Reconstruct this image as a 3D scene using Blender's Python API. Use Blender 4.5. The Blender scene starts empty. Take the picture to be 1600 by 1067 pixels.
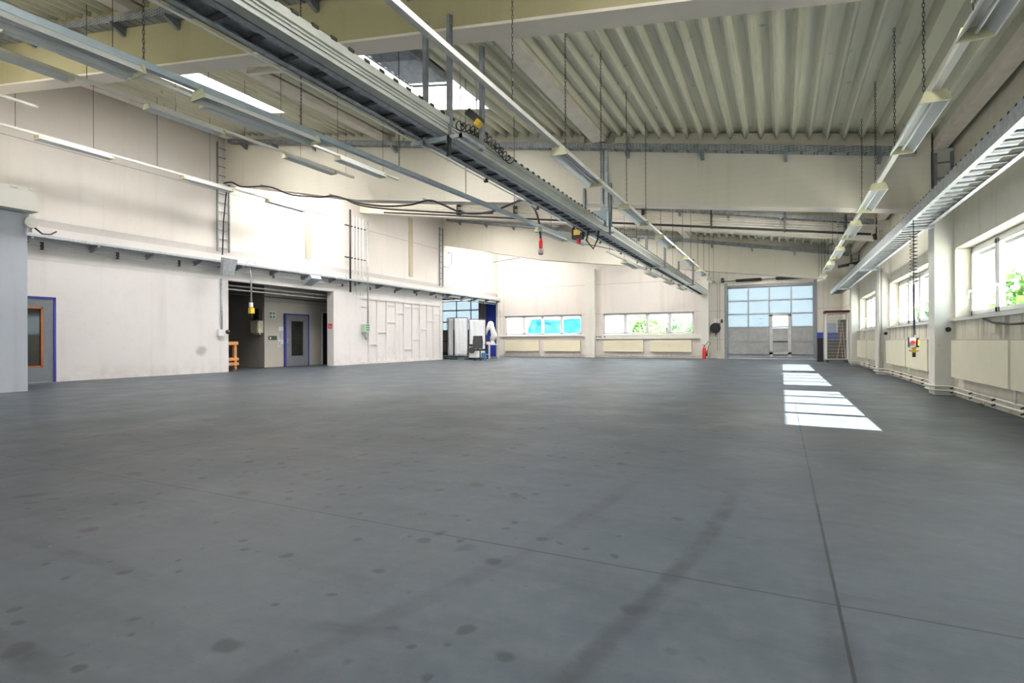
import bpy, math, random
from mathutils import Vector
random.seed(7)
C = bpy.context.scene.collection
S = bpy.context.scene
PI = math.pi

# ------------------------------------------------------------------ camera
F_PX, TH, V0, ROLL = 859.3, 0.4554, 532.9, -0.0036
cam_d = bpy.data.cameras.new('camera'); cam = bpy.data.objects.new('camera', cam_d); C.objects.link(cam)
cam_d.sensor_width = 36.0; cam_d.lens = F_PX / 1600 * 36.0
cam_d.shift_y = -(533.5 - V0) / 1600
cam_d.clip_start = 0.05; cam_d.clip_end = 300
cam.location = (0, 0, 1.0)
cam.rotation_mode = 'QUATERNION'
from mathutils import Quaternion
cam.rotation_quaternion = (Quaternion((0, 0, 1), TH) @ Quaternion((1, 0, 0), PI / 2) @ Quaternion((0, 0, 1), -ROLL * -1))
S.camera = cam

# ------------------------------------------------------------------ world, sun, exposure
w = bpy.data.worlds.new('world'); S.world = w; w.use_nodes = True
nt = w.node_tree; nt.nodes.clear()
wo = nt.nodes.new('ShaderNodeOutputWorld'); wb = nt.nodes.new('ShaderNodeBackground')
wb.inputs['Color'].default_value = (0.84, 0.93, 1.0, 1); wb.inputs['Strength'].default_value = 5.2
nt.links.new(wb.outputs[0], wo.inputs[0])
sd = bpy.data.lights.new('sun', 'SUN'); sun = bpy.data.objects.new('sun', sd); C.objects.link(sun)
sd.energy = 95.0; sd.angle = math.radians(0.53); sd.color = (1.0, 0.96, 0.9)
sun.rotation_mode = 'QUATERNION'
sun.rotation_quaternion = Vector((-1, 0.08, -0.80)).to_track_quat('-Z', 'Y')
sun.location = (20, 0, 20)
VS = S.view_settings
S.display_settings.display_device = 'sRGB'
VS.view_transform = 'Standard'; VS.look = 'None'; VS.exposure = 0.05; VS.gamma = 1.0; VS.use_curve_mapping = False

# main dimensions
Y1, Y2, LB = 5.74, 12.3, 6.56
Y3, Y4, YB = Y2 + LB, Y2 + 2 * LB, 31.98
XL, XR, XC = -16.7, 2.77, 2.49
def zr(x): return 5.03 - 0.172 * x           # underside of the roof deck
SKY = []                                      # rooflights, plus unseen ones added for fill: x0, x1, y0, y1
for k in range(-1, 4):
    y = 7.45 + LB * k
    for xx in ((-13.2, -1.0) if k == -1 else (-7.1, -13.2, -1.0) if k in (1, 3) else (-7.1, -13.2)): SKY.append((xx, xx + 1.5, y, y + 2.9))  # rightmost openings are added out of view as extra fill light
SKY.append((-16.3, -14.9, 14.0, 16.9)); SKY.append((-16.3, -14.9, 27.1, 30.0))
SKY_POWER = 180
for i, (a, b, c, d) in enumerate(SKY):
    ld = bpy.data.lights.new('rooflight_or_fill_light', 'AREA'); lo = bpy.data.objects.new('rooflight_or_fill_light', ld); C.objects.link(lo)
    ld.shape = 'RECTANGLE'; ld.size = (b - a) - .06; ld.size_y = (d - c) - .06
    ld.energy = SKY_POWER * (1.5 if a < -14 else .5 if c < 5 and a < -5 else .65 if c > 26 else 1.0); ld.color = (1.0, 0.965, 0.935)
    lo.location = ((a + b) / 2, (c + d) / 2, zr((a + b) / 2) + .2)
    lo.rotation_euler = (0, math.atan(.172), 0)
def portal(loc, rot, sx, sy):
    ld = bpy.data.lights.new('window_portal', 'AREA'); lo = bpy.data.objects.new('window_portal', ld); C.objects.link(lo)
    ld.shape = 'RECTANGLE'; ld.size = sx; ld.size_y = sy; ld.cycles.is_portal = True
    lo.location = loc; lo.rotation_euler = rot

# ------------------------------------------------------------------ picture point -> place on a real plane
_s, _c = math.sin(TH), math.cos(TH)
def P(u, v, ax, val):
    a = (u - 800) / F_PX; b = (v - V0) / F_PX
    cr, sr = math.cos(-ROLL), math.sin(-ROLL)
    X = a * cr - b * sr; Y = a * sr + b * cr
    r = Vector((X * _c - _s, X * _s + _c, -Y)); o = Vector((0, 0, 1.0)); i = 'xyz'.index(ax)
    return o + r * ((val - o[i]) / r[i])

# ------------------------------------------------------------------ materials
def new_mat(name):
    m = bpy.data.materials.new(name); m.use_nodes = True; m.node_tree.nodes.clear(); return m
class N:
    def __init__(s, name):
        s.m = new_mat(name); s.t = s.m.node_tree
        s.out = s.t.nodes.new('ShaderNodeOutputMaterial')
        tc = s.t.nodes.new('ShaderNodeTexCoord'); s.co = tc.outputs['Object']
        sx = s.t.nodes.new('ShaderNodeSeparateXYZ'); s.t.links.new(s.co, sx.inputs[0]); s.x, s.y, s.z = sx.outputs
    def set(s, sock, v):
        if hasattr(v, 'links') or hasattr(v, 'is_linked'): s.t.links.new(v, sock)
        else: sock.default_value = v
    def ma(s, op, a, b=0.0, c=None, clamp=False):
        n = s.t.nodes.new('ShaderNodeMath'); n.operation = op; n.use_clamp = clamp
        s.set(n.inputs[0], a); s.set(n.inputs[1], b)
        if c is not None: s.set(n.inputs[2], c)
        return n.outputs[0]
    def mix(s, f, a, b):
        n = s.t.nodes.new('ShaderNodeMix'); n.data_type = 'RGBA'
        s.set(n.inputs[0], f)
        for i, v in ((6, a), (7, b)):
            if isinstance(v, tuple): v = (*v, 1) if len(v) == 3 else v
            s.set(n.inputs[i], v)
        return n.outputs[2]
    def noise(s, scale, detail=3, rough=.55, vec=None, stretch=None):
        n = s.t.nodes.new('ShaderNodeTexNoise'); n.inputs['Scale'].default_value = scale
        n.inputs['Detail'].default_value = detail; n.inputs['Roughness'].default_value = rough
        v = vec or s.co
        if stretch:
            mp = s.t.nodes.new('ShaderNodeMapping'); mp.inputs['Scale'].default_value = stretch; s.t.links.new(v, mp.inputs[0]); v = mp.outputs[0]
        s.t.links.new(v, n.inputs['Vector']); return n.outputs[0]
    def vor(s, scale, vec=None, out='Distance', feat='F1'):
        n = s.t.nodes.new('ShaderNodeTexVoronoi'); n.inputs['Scale'].default_value = scale; n.feature = feat
        s.t.links.new(vec or s.co, n.inputs['Vector']); return n.outputs[out]
    def ramp(s, v, a, b, clamp=True):      # 0 at a, 1 at b
        n = s.t.nodes.new('ShaderNodeMapRange'); n.clamp = clamp
        s.set(n.inputs[0], v); n.inputs[1].default_value = a; n.inputs[2].default_value = b
        return n.outputs[0]
    def line(s, coord, pos, half):          # 1 on the line
        return s.ma('LESS_THAN', s.ma('ABSOLUTE', s.ma('SUBTRACT', coord, pos)), half)
    def bsdf(s, col, rough=.6, metal=0.0, spec=.5, bump=None, bstr=.1, bdist=.01):
        b = s.t.nodes.new('ShaderNodeBsdfPrincipled')
        if isinstance(col, tuple): col = (*col, 1) if len(col) == 3 else col
        s.set(b.inputs['Base Color'], col); s.set(b.inputs['Roughness'], rough); b.inputs['Metallic'].default_value = metal
        b.inputs['Specular IOR Level'].default_value = spec
        if bump is not None:
            bn = s.t.nodes.new('ShaderNodeBump'); bn.inputs['Strength'].default_value = bstr; bn.inputs['Distance'].default_value = bdist
            s.set(bn.inputs['Height'], bump); s.t.links.new(bn.outputs[0], b.inputs['Normal'])
        s.b = b
        s.t.links.new(b.outputs[0], s.out.inputs[0]); return s.m

def plain(name, col, rough=.55, metal=0.0, var=.12, scale=6, spec=.5):
    n = N(name); f = n.noise(scale, 4)
    d = tuple(c * (1 - var) for c in col); u = tuple(min(1, c * (1 + var)) for c in col)
    return n.bsdf(n.mix(n.ramp(f, .3, .7), d, u), rough, metal, spec)

def wall_mat(name, col, zl=(), xl=(), yl=(), dirt=.35, board=0.0, smudge=None, streak=False):
    n = N(name)
    big = n.noise(.35, 4, .6); fine = n.noise(5, 5, .6)
    c = n.mix(n.ramp(big, .3, .72), tuple(v * .93 for v in col), col)
    c = n.mix(n.ma('MULTIPLY', n.ramp(fine, .5, .75), .25 * dirt), c, (col[0] * .7, col[1] * .66, col[2] * .6))
    st = n.noise(2.2, 3, .5, stretch=(1.6, 1.6, .12))
    c = n.mix(n.ma('MULTIPLY', n.ramp(st, .56, .75), .4 * dirt), c, (col[0] * .6, col[1] * .56, col[2] * .5))
    sp = n.vor(1.3); c = n.mix(n.ma('MULTIPLY', n.ramp(sp, .035, .02), .5 * dirt), c, (.25, .22, .2))
    low = n.ma('MULTIPLY', n.ramp(n.z, .5, 0.02), n.ramp(n.noise(3.5, 4), .42, .62))
    c = n.mix(n.ma('MULTIPLY', low, .55 * dirt), c, (.42, .39, .36))
    if streak:
        k = n.ma('MULTIPLY', n.ma('MULTIPLY', n.ramp(n.z, .95, 1.08), n.ramp(n.z, 1.37, 1.30)), n.ramp(n.noise(5, 3, .6, stretch=(1, 1, .08)), .50, .62))
        c = n.mix(n.ma('MULTIPLY', k, .6), c, (.22, .18, .15))
    if smudge:
        dy = n.ma('SUBTRACT', n.y, smudge[0]); dz = n.ma('SUBTRACT', n.z, smudge[1])
        r_ = n.ma('SQRT', n.ma('ADD', n.ma('MULTIPLY', n.ma('MULTIPLY', dy, dy), .8), n.ma('MULTIPLY', dz, dz)))
        r_ = n.ma('ADD', r_, n.ma('MULTIPLY', n.noise(6, 4), .12))
        c = n.mix(n.ma('MULTIPLY', n.ramp(r_, .27, .15), .6), c, (.30, .28, .27))
    h = fine
    for coord, L in ((n.z, zl), (n.x, xl), (n.y, yl)):
        for p in L:
            c = n.mix(n.ma('MULTIPLY', n.line(coord, p, .012), .6), c, tuple(v * .35 for v in col))
    if board:
        bz = n.ma('FRACT', n.ma('MULTIPLY', n.z, 1 / board))
        c = n.mix(n.ma('MULTIPLY', n.ma('LESS_THAN', bz, .06), .10), c, tuple(v * .5 for v in col))
    return n.bsdf(c, .75, 0, .25, h, .12, .01)

CREAM = (.80, .765, .71)
M = {}
M['wall_left'] = wall_mat('painted_wall_left', (.82, .76, .71), zl=(6.0,), yl=(15.9, 22.5), dirt=.35)
M['wall_low'] = wall_mat('painted_block_wall', (.85, .80, .79), dirt=.5, smudge=(11.45, .72))
M['wall_right'] = wall_mat('painted_wall_right', (.80, .755, .63), zl=(2.6,), dirt=.9, streak=True)
M['wall_back'] = wall_mat('painted_wall_back', (.82, .755, .715), zl=(4.38, 2.62), xl=(-16.25,), dirt=.5)
M['wall_gate'] = wall_mat('painted_wall_gate', (.70, .665, .60), zl=(2.62, 1.05), xl=(1.95,), dirt=.9)
M['wall_block'] = wall_mat('painted_annex', (.62, .65, .735), dirt=.5)
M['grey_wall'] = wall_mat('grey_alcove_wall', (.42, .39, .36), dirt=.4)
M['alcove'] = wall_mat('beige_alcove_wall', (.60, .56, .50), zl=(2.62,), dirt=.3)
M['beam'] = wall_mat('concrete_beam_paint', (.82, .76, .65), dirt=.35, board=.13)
M['beam_olive_cast'] = wall_mat('olive_cast_beam_paint', (.46, .41, .24), dirt=.5, board=.13)  # olive cast of the dark near bay put into the beam colour
M['ledge'] = wall_mat('ledge_paint', (.78, .745, .73), dirt=.5)
M['soffit'] = wall_mat('pinkish_soffit_paint', (.88, .80, .70), dirt=.25)
M['purlin'] = wall_mat('purlin_paint', (.87, .79, .69), dirt=.3)
M['column'] = wall_mat('column_paint', (.80, .775, .715), dirt=.5)
M['radiator'] = plain('radiator_enamel', (.84, .77, .58), .45, 0, .04, 2)
M['rad_grill'] = plain('radiator_grille', (.30, .29, .26), .5, .2)
M['pipe'] = plain('painted_pipe', (.74, .71, .65), .45)
M['black'] = plain('black_rubber', (.02, .02, .022), .5)
M['darkmetal'] = plain('dark_steel', (.07, .07, .07), .45, .5)
M['galv'] = plain('galvanised_steel', (.50, .53, .56), .45, .5, .22, 14)
M['galv_dark'] = plain('dull_galvanised_steel', (.27, .29, .31), .5, .4, .2, 10)
M['trunk'] = plain('grey_trunking', (.52, .54, .50), .45, .15, .08, 4)
M['blue_rail'] = plain('blue_grey_channel', (.42, .50, .57), .4, .25, .08)
M['rail'] = plain('white_lamp_channel', (.76, .75, .70), .4, 0, .06)
M['refl'] = plain('white_reflector', (.78, .80, .79), .3, 0, .04)
M['cap'] = plain('yellowed_end_cap', (.66, .63, .42), .5, 0, .06)
M['white'] = plain('white_plastic', (.82, .82, .80), .35, 0, .03)
M['sheet'] = plain('white_sheet', (.86, .87, .90), .8, 0, .03)
M['upvc'] = plain('window_frame_white', (.84, .84, .83), .35, 0, .02)
M['sill'] = plain('cream_sill', (.82, .79, .73), .4, 0, .04)
M['shutter'] = plain('roller_shutter_grey', (.26, .26, .25), .6)
M['red'] = plain('red_enamel', (.60, .02, .02), .35, 0, .05)
M['darkred'] = plain('dark_red_cloth', (.13, .012, .02), .7)
M['blue'] = plain('blue_paint', (.03, .06, .42), .5, 0, .08)
M['blue_frame'] = plain('blue_door_frame', (.03, .04, .30), .45, 0, .08)
M['doorgrey'] = plain('grey_door_leaf', (.19, .20, .23), .45, 0, .06)
M['orange'] = plain('orange_glazing_bead', (.42, .13, .03), .5)
M['wood'] = plain('orange_wood', (.62, .30, .12), .5, 0, .2, 5)
M['yellow'] = plain('yellow_plastic', (.78, .50, .04), .45)
M['green'] = plain('green_sign', (.02, .22, .12), .5)
M['boxgreen'] = plain('pale_green_box', (.42, .55, .44), .5)
M['ivory'] = plain('ivory_cabinet', (.72, .66, .50), .45)
M['chairfab'] = plain('dark_chair_fabric', (.05, .052, .056), .8)
M['alu'] = plain('aluminium_profile', (.36, .38, .41), .4, .3, .08)
M['alu_dark'] = plain('dark_aluminium', (.13, .145, .16), .45, .3)
M['paper'] = plain('paper_notice', (.80, .82, .84), .8, 0, .03)
M['rust'] = wall_mat('rust_stained_strip', (.60, .50, .38), dirt=2.2)
M['plant'] = plain('weed_leaf', (.10, .22, .04), .7)

# ribbed roof sheet
def deck_mat():
    n = N('trapezoidal_roof_sheet')
    col = (.80, .775, .62)
    c = n.mix(n.ramp(n.noise(.8, 4, .6, stretch=(1, .25, 1)), .3, .7), tuple(v * .86 for v in col), col)
    c = n.mix(n.ma('MULTIPLY', n.ramp(n.noise(3, 4, .6, stretch=(4, .15, 1)), .5, .7), .35), c, (.36, .35, .29))
    v = n.vor(2.2); c = n.mix(n.ma('MULTIPLY', n.ramp(v, .13, .03), .5), c, (.24, .22, .18))
    # sheet darkened in patches beside each beam
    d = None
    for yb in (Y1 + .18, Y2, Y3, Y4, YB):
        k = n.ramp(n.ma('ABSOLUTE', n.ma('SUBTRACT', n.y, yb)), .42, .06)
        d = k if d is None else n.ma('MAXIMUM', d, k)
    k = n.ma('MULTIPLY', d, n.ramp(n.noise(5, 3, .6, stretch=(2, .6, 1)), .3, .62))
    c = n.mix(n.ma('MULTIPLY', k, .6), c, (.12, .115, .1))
    return n.bsdf(c, .5, .1, .4)
M['deck'] = deck_mat()

def perforated():
    n = N('perforated_galvanised_tray')
    a = n.ma('FRACT', n.ma('MULTIPLY', n.x, 14)); b = n.ma('FRACT', n.ma('MULTIPLY', n.z, 22))
    h = n.ma('MULTIPLY', n.ma('LESS_THAN', a, .6), n.ma('LESS_THAN', b, .28))
    c = n.mix(n.ramp(n.noise(6, 3), .35, .65), (.27, .29, .31), (.42, .44, .46))
    return n.bsdf(n.mix(n.ma('MULTIPLY', h, .8), c, (.07, .07, .07)), .5, .5)
M['perf'] = perforated()

def floor_mat():
    n = N('worn_painted_concrete')
    big = n.noise(.22, 5, .6); mid = n.noise(1.1, 6, .65); fine = n.noise(9, 5, .6)
    sm = n.noise(1.3, 5, .65, stretch=(.55, 2.4, 1))
    A, B, D = (.043, .055, .070), (.080, .094, .112), (.082, .080, .086)
    c = n.mix(n.ramp(mid, .3, .7), A, B)
    c = n.mix(n.ma('MULTIPLY', n.ramp(big, .45, .7), .55), c, D)
    c = n.mix(n.ma('MULTIPLY', n.ramp(sm, .5, .72), .4), c, (.032, .038, .046))
    c = n.mix(n.ma('MULTIPLY', n.ramp(fine, .45, .8), .3), c, (.115, .122, .135))
    c = n.mix(n.ma('MULTIPLY', n.ramp(n.noise(26, 3, .6), .62, .75), .35), c, (.034, .036, .040))
    # oil spots
    wv = n.t.nodes.new('ShaderNodeTexNoise'); wv.inputs['Scale'].default_value = 5; n.t.links.new(n.co, wv.inputs['Vector'])
    vm = n.t.nodes.new('ShaderNodeVectorMath'); vm.operation = 'MULTIPLY_ADD'
    n.t.links.new(wv.outputs['Color'], vm.inputs[0]); vm.inputs[1].default_value = (.12, .12, 0); n.t.links.new(n.co, vm.inputs[2])
    reg = n.ma('MULTIPLY', n.ramp(n.x, .0, -.6), n.ramp(n.noise(.5, 2), .25, .42))
    for sc, r, s_ in ((2.3, .105, .6), (1.25, .065, .5), (4.6, .16, .6), (8.0, .16, .6)):
        v = n.vor(sc, vm.outputs[0]); cl = n.vor(sc, vm.outputs[0], 'Color')
        sep = n.t.nodes.new('ShaderNodeSeparateColor'); n.t.links.new(cl, sep.inputs[0])
        rr = n.ma('MULTIPLY', sep.outputs[0], r * 1.5)
        k = n.ramp(n.ma('SUBTRACT', v, rr), .035, -.05)
        k = n.ma('MULTIPLY', k, n.ma('GREATER_THAN', sep.outputs[1], .30))
        c = n.mix(n.ma('MULTIPLY', n.ma('MULTIPLY', k, reg), s_), c, (.018, .019, .022))
    v = n.vor(3.1); cl = n.vor(3.1, None, 'Color')
    sep = n.t.nodes.new('ShaderNodeSeparateColor'); n.t.links.new(cl, sep.inputs[0])
    k = n.ma('MULTIPLY', n.ramp(v, .035, .02), n.ma('GREATER_THAN', sep.outputs[0], .8))
    c = n.mix(n.ma('MULTIPLY', k, .6), c, (.36, .38, .40))
    # tyre marks
    nn = n.ramp(n.noise(4, 4, .7), .3, .65)
    def mark(c, dist, half, s_, mask=None):
        k = n.ma('MULTIPLY', n.ramp(n.ma('ABSOLUTE', dist), half, half * .4), nn)
        if mask is not None: k = n.ma('MULTIPLY', k, mask)
        return n.mix(n.ma('MULTIPLY', k, s_), c, (.026, .028, .033))
    q = n.ma('SUBTRACT', 4.3, n.y); q2 = n.ma('MULTIPLY', n.ma('MULTIPLY', q, q), .040)
    near = n.ramp(n.y, 4.6, 3.6)
    c = mark(c, n.ma('ADD', n.ma('ADD', n.x, .27), q2), .06, .65, near)
    c = mark(c, n.ma('ADD', n.ma('ADD', n.x, .93), n.ma('MULTIPLY', q2, 1.2)), .07, .4, near)
    c = mark(c, n.ma('SUBTRACT', n.x, .17), .08, .5, n.ramp(n.y, 3.4, 2.2))
    lf = n.ramp(n.x, -2.1, -2.7)
    c = mark(c, n.ma('SUBTRACT', n.y, 1.42), .05, .5, lf)
    c = mark(c, n.ma('SUBTRACT', n.y, .89), .06, .8, n.ramp(n.x, -1.7, -2.1))
    c = mark(c, n.ma('ADD', n.ma('SUBTRACT', n.y, 1.48), n.ma('MULTIPLY', n.ma('ADD', n.x, 1.3), -.25)), .05, .45, n.ma('MULTIPLY', n.ramp(n.x, -1.8, -1.5), n.ramp(n.x, -.95, -1.15)))
    # saw-cut joints
    j = None
    for coord, ps, hw in ((n.x, (.19, -5.22, -10.63), .006), (n.y, (2.4, 7.9, 13.4, 18.9, 24.4), .0055)):
        for p in ps:
            k = n.line(coord, p, hw); j = k if j is None else n.ma('MAXIMUM', j, k)
    c = n.mix(n.ma('MULTIPLY', j, .75), c, (.018, .018, .02))
    rough = n.ma('ADD', .33, n.ma('MULTIPLY', n.ramp(mid, .25, .75), .25))
    bump = n.ma('ADD', n.ma('MULTIPLY', sm, .6), n.ma('MULTIPLY', fine, .25))
    return n.bsdf(c, rough, 0, .15, bump, .15, .02)
M['floor'] = floor_mat()

def glass_mat():
    n = N('window_glass')
    t = n.t.nodes.new('ShaderNodeBsdfTransparent'); g = n.t.nodes.new('ShaderNodeBsdfGlossy'); g.inputs['Roughness'].default_value = .02
    t.inputs[0].default_value = (.93, .97, .98, 1)
    mx = n.t.nodes.new('ShaderNodeMixShader'); mx.inputs[0].default_value = .06
    n.t.links.new(t.outputs[0], mx.inputs[1]); n.t.links.new(g.outputs[0], mx.inputs[2])
    n.t.links.new(mx.outputs[0], n.out.inputs[0]); return n.m
M['glass'] = glass_mat()
def frosted(name, col, tr=.25):
    n = N(name)
    t = n.t.nodes.new('ShaderNodeBsdfTransparent'); g = n.t.nodes.new('ShaderNodeBsdfTranslucent'); g.inputs[0].default_value = (*col, 1)
    t.inputs[0].default_value = (*col, 1); mx = n.t.nodes.new('ShaderNodeMixShader'); mx.inputs[0].default_value = tr
    n.t.links.new(g.outputs[0], mx.inputs[1]); n.t.links.new(t.outputs[0], mx.inputs[2]); n.t.links.new(mx.outputs[0], n.out.inputs[0]); return n.m
M['acrylic'] = frosted('opal_rooflight', (.95, .95, .93), 0.0)
M['doorpane'] = frosted('frosted_door_pane', (.33, .37, .395), .6)
M['darkglass'] = plain('dark_door_glass', (.03, .03, .026), .05, 0, .3, 3)
def mottled_panel():
    n = N('scratched_aluminium_panel')
    c = n.mix(n.ramp(n.noise(2.2, 5, .7), .35, .7), (.36, .36, .36), (.50, .50, .51))
    c = n.mix(n.ma('MULTIPLY', n.ramp(n.noise(6, 4, .7), .62, .7), .6), c, (.18, .18, .18))
    return n.bsdf(c, .45, .25)
M['gatepanel'] = mottled_panel()

# ------------------------------------------------------------------ mesh helpers
class B:
    def __init__(s): s.v = []; s.f = []
    def hexa(s, p):
        i = len(s.v); s.v += [tuple(q) for q in p]
        for f in ((0, 3, 2, 1), (4, 5, 6, 7), (0, 1, 5, 4), (1, 2, 6, 5), (2, 3, 7, 6), (3, 0, 4, 7)): s.f.append(tuple(i + k for k in f))
        return s
    def box(s, x0, x1, y0, y1, z0, z1):
        x0, x1 = sorted((x0, x1)); y0, y1 = sorted((y0, y1)); z0, z1 = sorted((z0, z1))
        return s.hexa([(x0, y0, z0), (x1, y0, z0), (x1, y1, z0), (x0, y1, z0), (x0, y0, z1), (x1, y0, z1), (x1, y1, z1), (x0, y1, z1)])
    def bar(s, a, b, w, h, up=(0, 0, 1)):         # bar between two points, w wide, h high
        a = Vector(a); b = Vector(b); d = (b - a).normalized(); up = Vector(up)
        if abs(d.dot(up)) > .98: up = Vector((0, 1, 0))
        r = d.cross(up).normalized() * (w / 2); u = r.cross(d).normalized() * (h / 2)
        return s.hexa([a - r - u, a + r - u, b + r - u, b - r - u, a - r + u, a + r + u, b + r + u, b - r + u])
    def prism(s, poly, axis, a0, a1):              # poly in the two other axes, in xyz order
        n = len(poly); i = len(s.v)
        for a in (a0, a1):
            for (p, q) in poly:
                s.v.append({'x': (a, p, q), 'y': (p, a, q), 'z': (p, q, a)}[axis])
        s.f.append(tuple(range(i, i + n))); s.f.append(tuple(range(i + 2 * n - 1, i + n - 1, -1)))
        for k in range(n): s.f.append((i + k, i + (k + 1) % n, i + n + (k + 1) % n, i + n + k))
        return s
    def tube(s, pts, r, n=8, closed=False):
        pts = [Vector(p) for p in pts]; m = len(pts); i0 = len(s.v); prev = None
        for k, p in enumerate(pts):
            if closed: d = pts[(k + 1) % m] - pts[k - 1]
            else: d = (pts[min(k + 1, m - 1)] - pts[max(k - 1, 0)])
            d.normalize()
            a = prev if prev is not None else (Vector((0, 0, 1)) if abs(d.z) < .9 else Vector((1, 0, 0)))
            a = a - d * a.dot(d)
            if a.length < 1e-5: a = d.orthogonal()
            a.normalize(); prev = a; b = d.cross(a); rr = r[k] if isinstance(r, (list, tuple)) else r
            for j in range(n):
                t = 2 * PI * j / n; s.v.append(tuple(p + a * (math.cos(t) * rr) + b * (math.sin(t) * rr)))
        for k in range(m if closed else m - 1):
            a0 = i0 + k * n; b0 = i0 + ((k + 1) % m) * n
            for j in range(n): s.f.append((a0 + j, a0 + (j + 1) % n, b0 + (j + 1) % n, b0 + j))
        if not closed:
            s.f.append(tuple(i0 + j for j in range(n - 1, -1, -1))); s.f.append(tuple(i0 + (m - 1) * n + j for j in range(n)))
        return s
    def lathe(s, prof, c, n=16):                   # prof (r, z) about a vertical axis
        return s.tube([(c[0], c[1], c[2] + z) for r, z in prof], [max(r, 1e-4) for r, z in prof], n)
    def ball(s, c, r, n=10, m=8, sq=(1, 1, 1)):
        i0 = len(s.v)
        for a in range(m + 1):
            t = PI * a / m
            for b in range(n):
                q = 2 * PI * b / n; s.v.append((c[0] + r * sq[0] * math.sin(t) * math.cos(q), c[1] + r * sq[1] * math.sin(t) * math.sin(q), c[2] + r * sq[2] * math.cos(t)))
        for a in range(m):
            for b in range(n): s.f.append((i0 + a * n + b, i0 + (a + 1) * n + b, i0 + (a + 1) * n + (b + 1) % n, i0 + a * n + (b + 1) % n))
        return s
    def build(s, name, mat, parent=None, smooth=False, world=False):
        me = bpy.data.meshes.new(name)
        if parent is not None:
            r = parent
            while r.parent: r = r.parent
            off = r.location.copy()
        elif world: off = Vector((0, 0, 0))
        else:
            xs = [v[0] for v in s.v]; ys = [v[1] for v in s.v]; zs = [v[2] for v in s.v]
            off = Vector(((min(xs) + max(xs)) / 2, (min(ys) + max(ys)) / 2, min(zs)))
        me.from_pydata([tuple(Vector(v) - off) for v in s.v], [], s.f); me.update()
        bm_fix(me)
        if isinstance(mat, str): mat = M[mat]
        me.materials.append(mat)
        if smooth:
            for p in me.polygons: p.use_smooth = True
        o = bpy.data.objects.new(name, me); C.objects.link(o)
        if parent is not None: o.parent = parent
        else: o.location = off
        return o
import bmesh
def bm_fix(me):
    bm = bmesh.new(); bm.from_mesh(me); bmesh.ops.recalc_face_normals(bm, faces=bm.faces); bm.to_mesh(me); bm.free()
def tag(o, label, cat, group=None, kind=None):
    if label: o['label'] = label
    if cat: o['category'] = cat
    if group: o['group'] = group
    if kind: o['kind'] = kind
    return o
def thing(name, loc, label, cat, group=None, kind=None):
    o = bpy.data.objects.new(name, None); C.objects.link(o); o.location = loc; o.empty_display_size = .2
    return tag(o, label, cat, group, kind)
def copy_tree(o, parent=None):
    c = o.copy(); C.objects.link(c); c.parent = parent
    for ch in list(o.children): copy_tree(ch, c)
    return c
def struct(b, name, mat, label, cat='wall', parent=None):
    o = b.build(name, mat, parent, world=True) if parent is None else b.build(name, mat, parent)
    if parent is None: tag(o, label, cat, None, 'structure')
    return o
ORD = ['first', 'second', 'third', 'fourth', 'fifth', 'sixth', 'seventh', 'eighth', 'ninth', 'tenth', 'eleventh', 'twelfth']

# ------------------------------------------------------------------ floor, walls, roof
struct(B().box(XL - 9, XR + .35, -7, YB + 1.2, -.15, 0), 'floor', 'floor', 'grey painted concrete floor of the hall with joints, stains and tyre marks', 'floor')

def holed(plane, t0, t1, a0, a1, zf, holes, name, mat, label):
    """wall slab: plane 'x' runs along y, plane 'y' runs along x; holes (a0,a1,z0,z1)"""
    b = B(); cuts = sorted({a0, a1} | {h[0] for h in holes} | {h[1] for h in holes})
    for p, q in zip(cuts, cuts[1:]):
        hs = sorted([h for h in holes if h[0] <= p + 1e-6 and h[1] >= q - 1e-6], key=lambda h: h[2])
        z = 0.0
        def seg(z0, z1a, z1b):
            if plane == 'x': b.box(t0, t1, p, q, z0, z1a)
            else: b.hexa([(p, t0, z0), (q, t0, z0), (q, t1, z0), (p, t1, z0), (p, t0, z1a), (q, t0, z1b), (q, t1, z1b), (p, t1, z1a)])
        for h in hs:
            if h[2] > z + 1e-4: seg(z, h[2], h[2])
            z = h[3]
        seg(z, zf(p), zf(q))
    return struct(b, name, mat, label)

WZ0, WZ1 = 1.37, 2.61
RW = [(6.95, 12.2), (13.51, 18.76), (20.07, 25.32)]
holed('x', XR, XR + .35, -7, YB + .2, lambda a: zr(XR) + .3, [(a, b, WZ0, WZ1) for a, b in RW], 'wall_right', 'wall_right', 'stained cream window wall on the right side of the hall')
BW = [(-16.17, -10.92), (-9.58, -4.36)]
zt = lambda x: zr(x) + .3
holed('y', YB, YB + .35, XL, -3.56, zt, [(a, b, WZ0, WZ1) for a, b in BW], 'wall_back', 'wall_back', 'cream far end wall with two window bands above radiators')
GX0, GX1, GZ = -2.73, 1.57, 3.98
holed('y', YB + .22, YB + .57, -3.56, XR + .35, zt, [(GX0, GX1, 0, GZ)], 'wall_back_gate', 'wall_gate', 'grey beige far wall section around the sectional gate')
struct(B().box(-3.6, -3.55, YB, YB + .57, 0, zr(-3.6)), 'trim_1', 'wall_gate', 'narrow return beside the gate wall', 'trim')
FW = [(-13.0, -9.5, .5, 3.6), (-5.5, -2.0, .5, 3.6)]  # openings behind the camera, added to let in bluish fill light
holed('y', -7, -6.7, XL - .3, XR, zt, FW, 'wall_front', 'wall_right', 'wall with two added fill-light openings behind the viewer')
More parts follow.
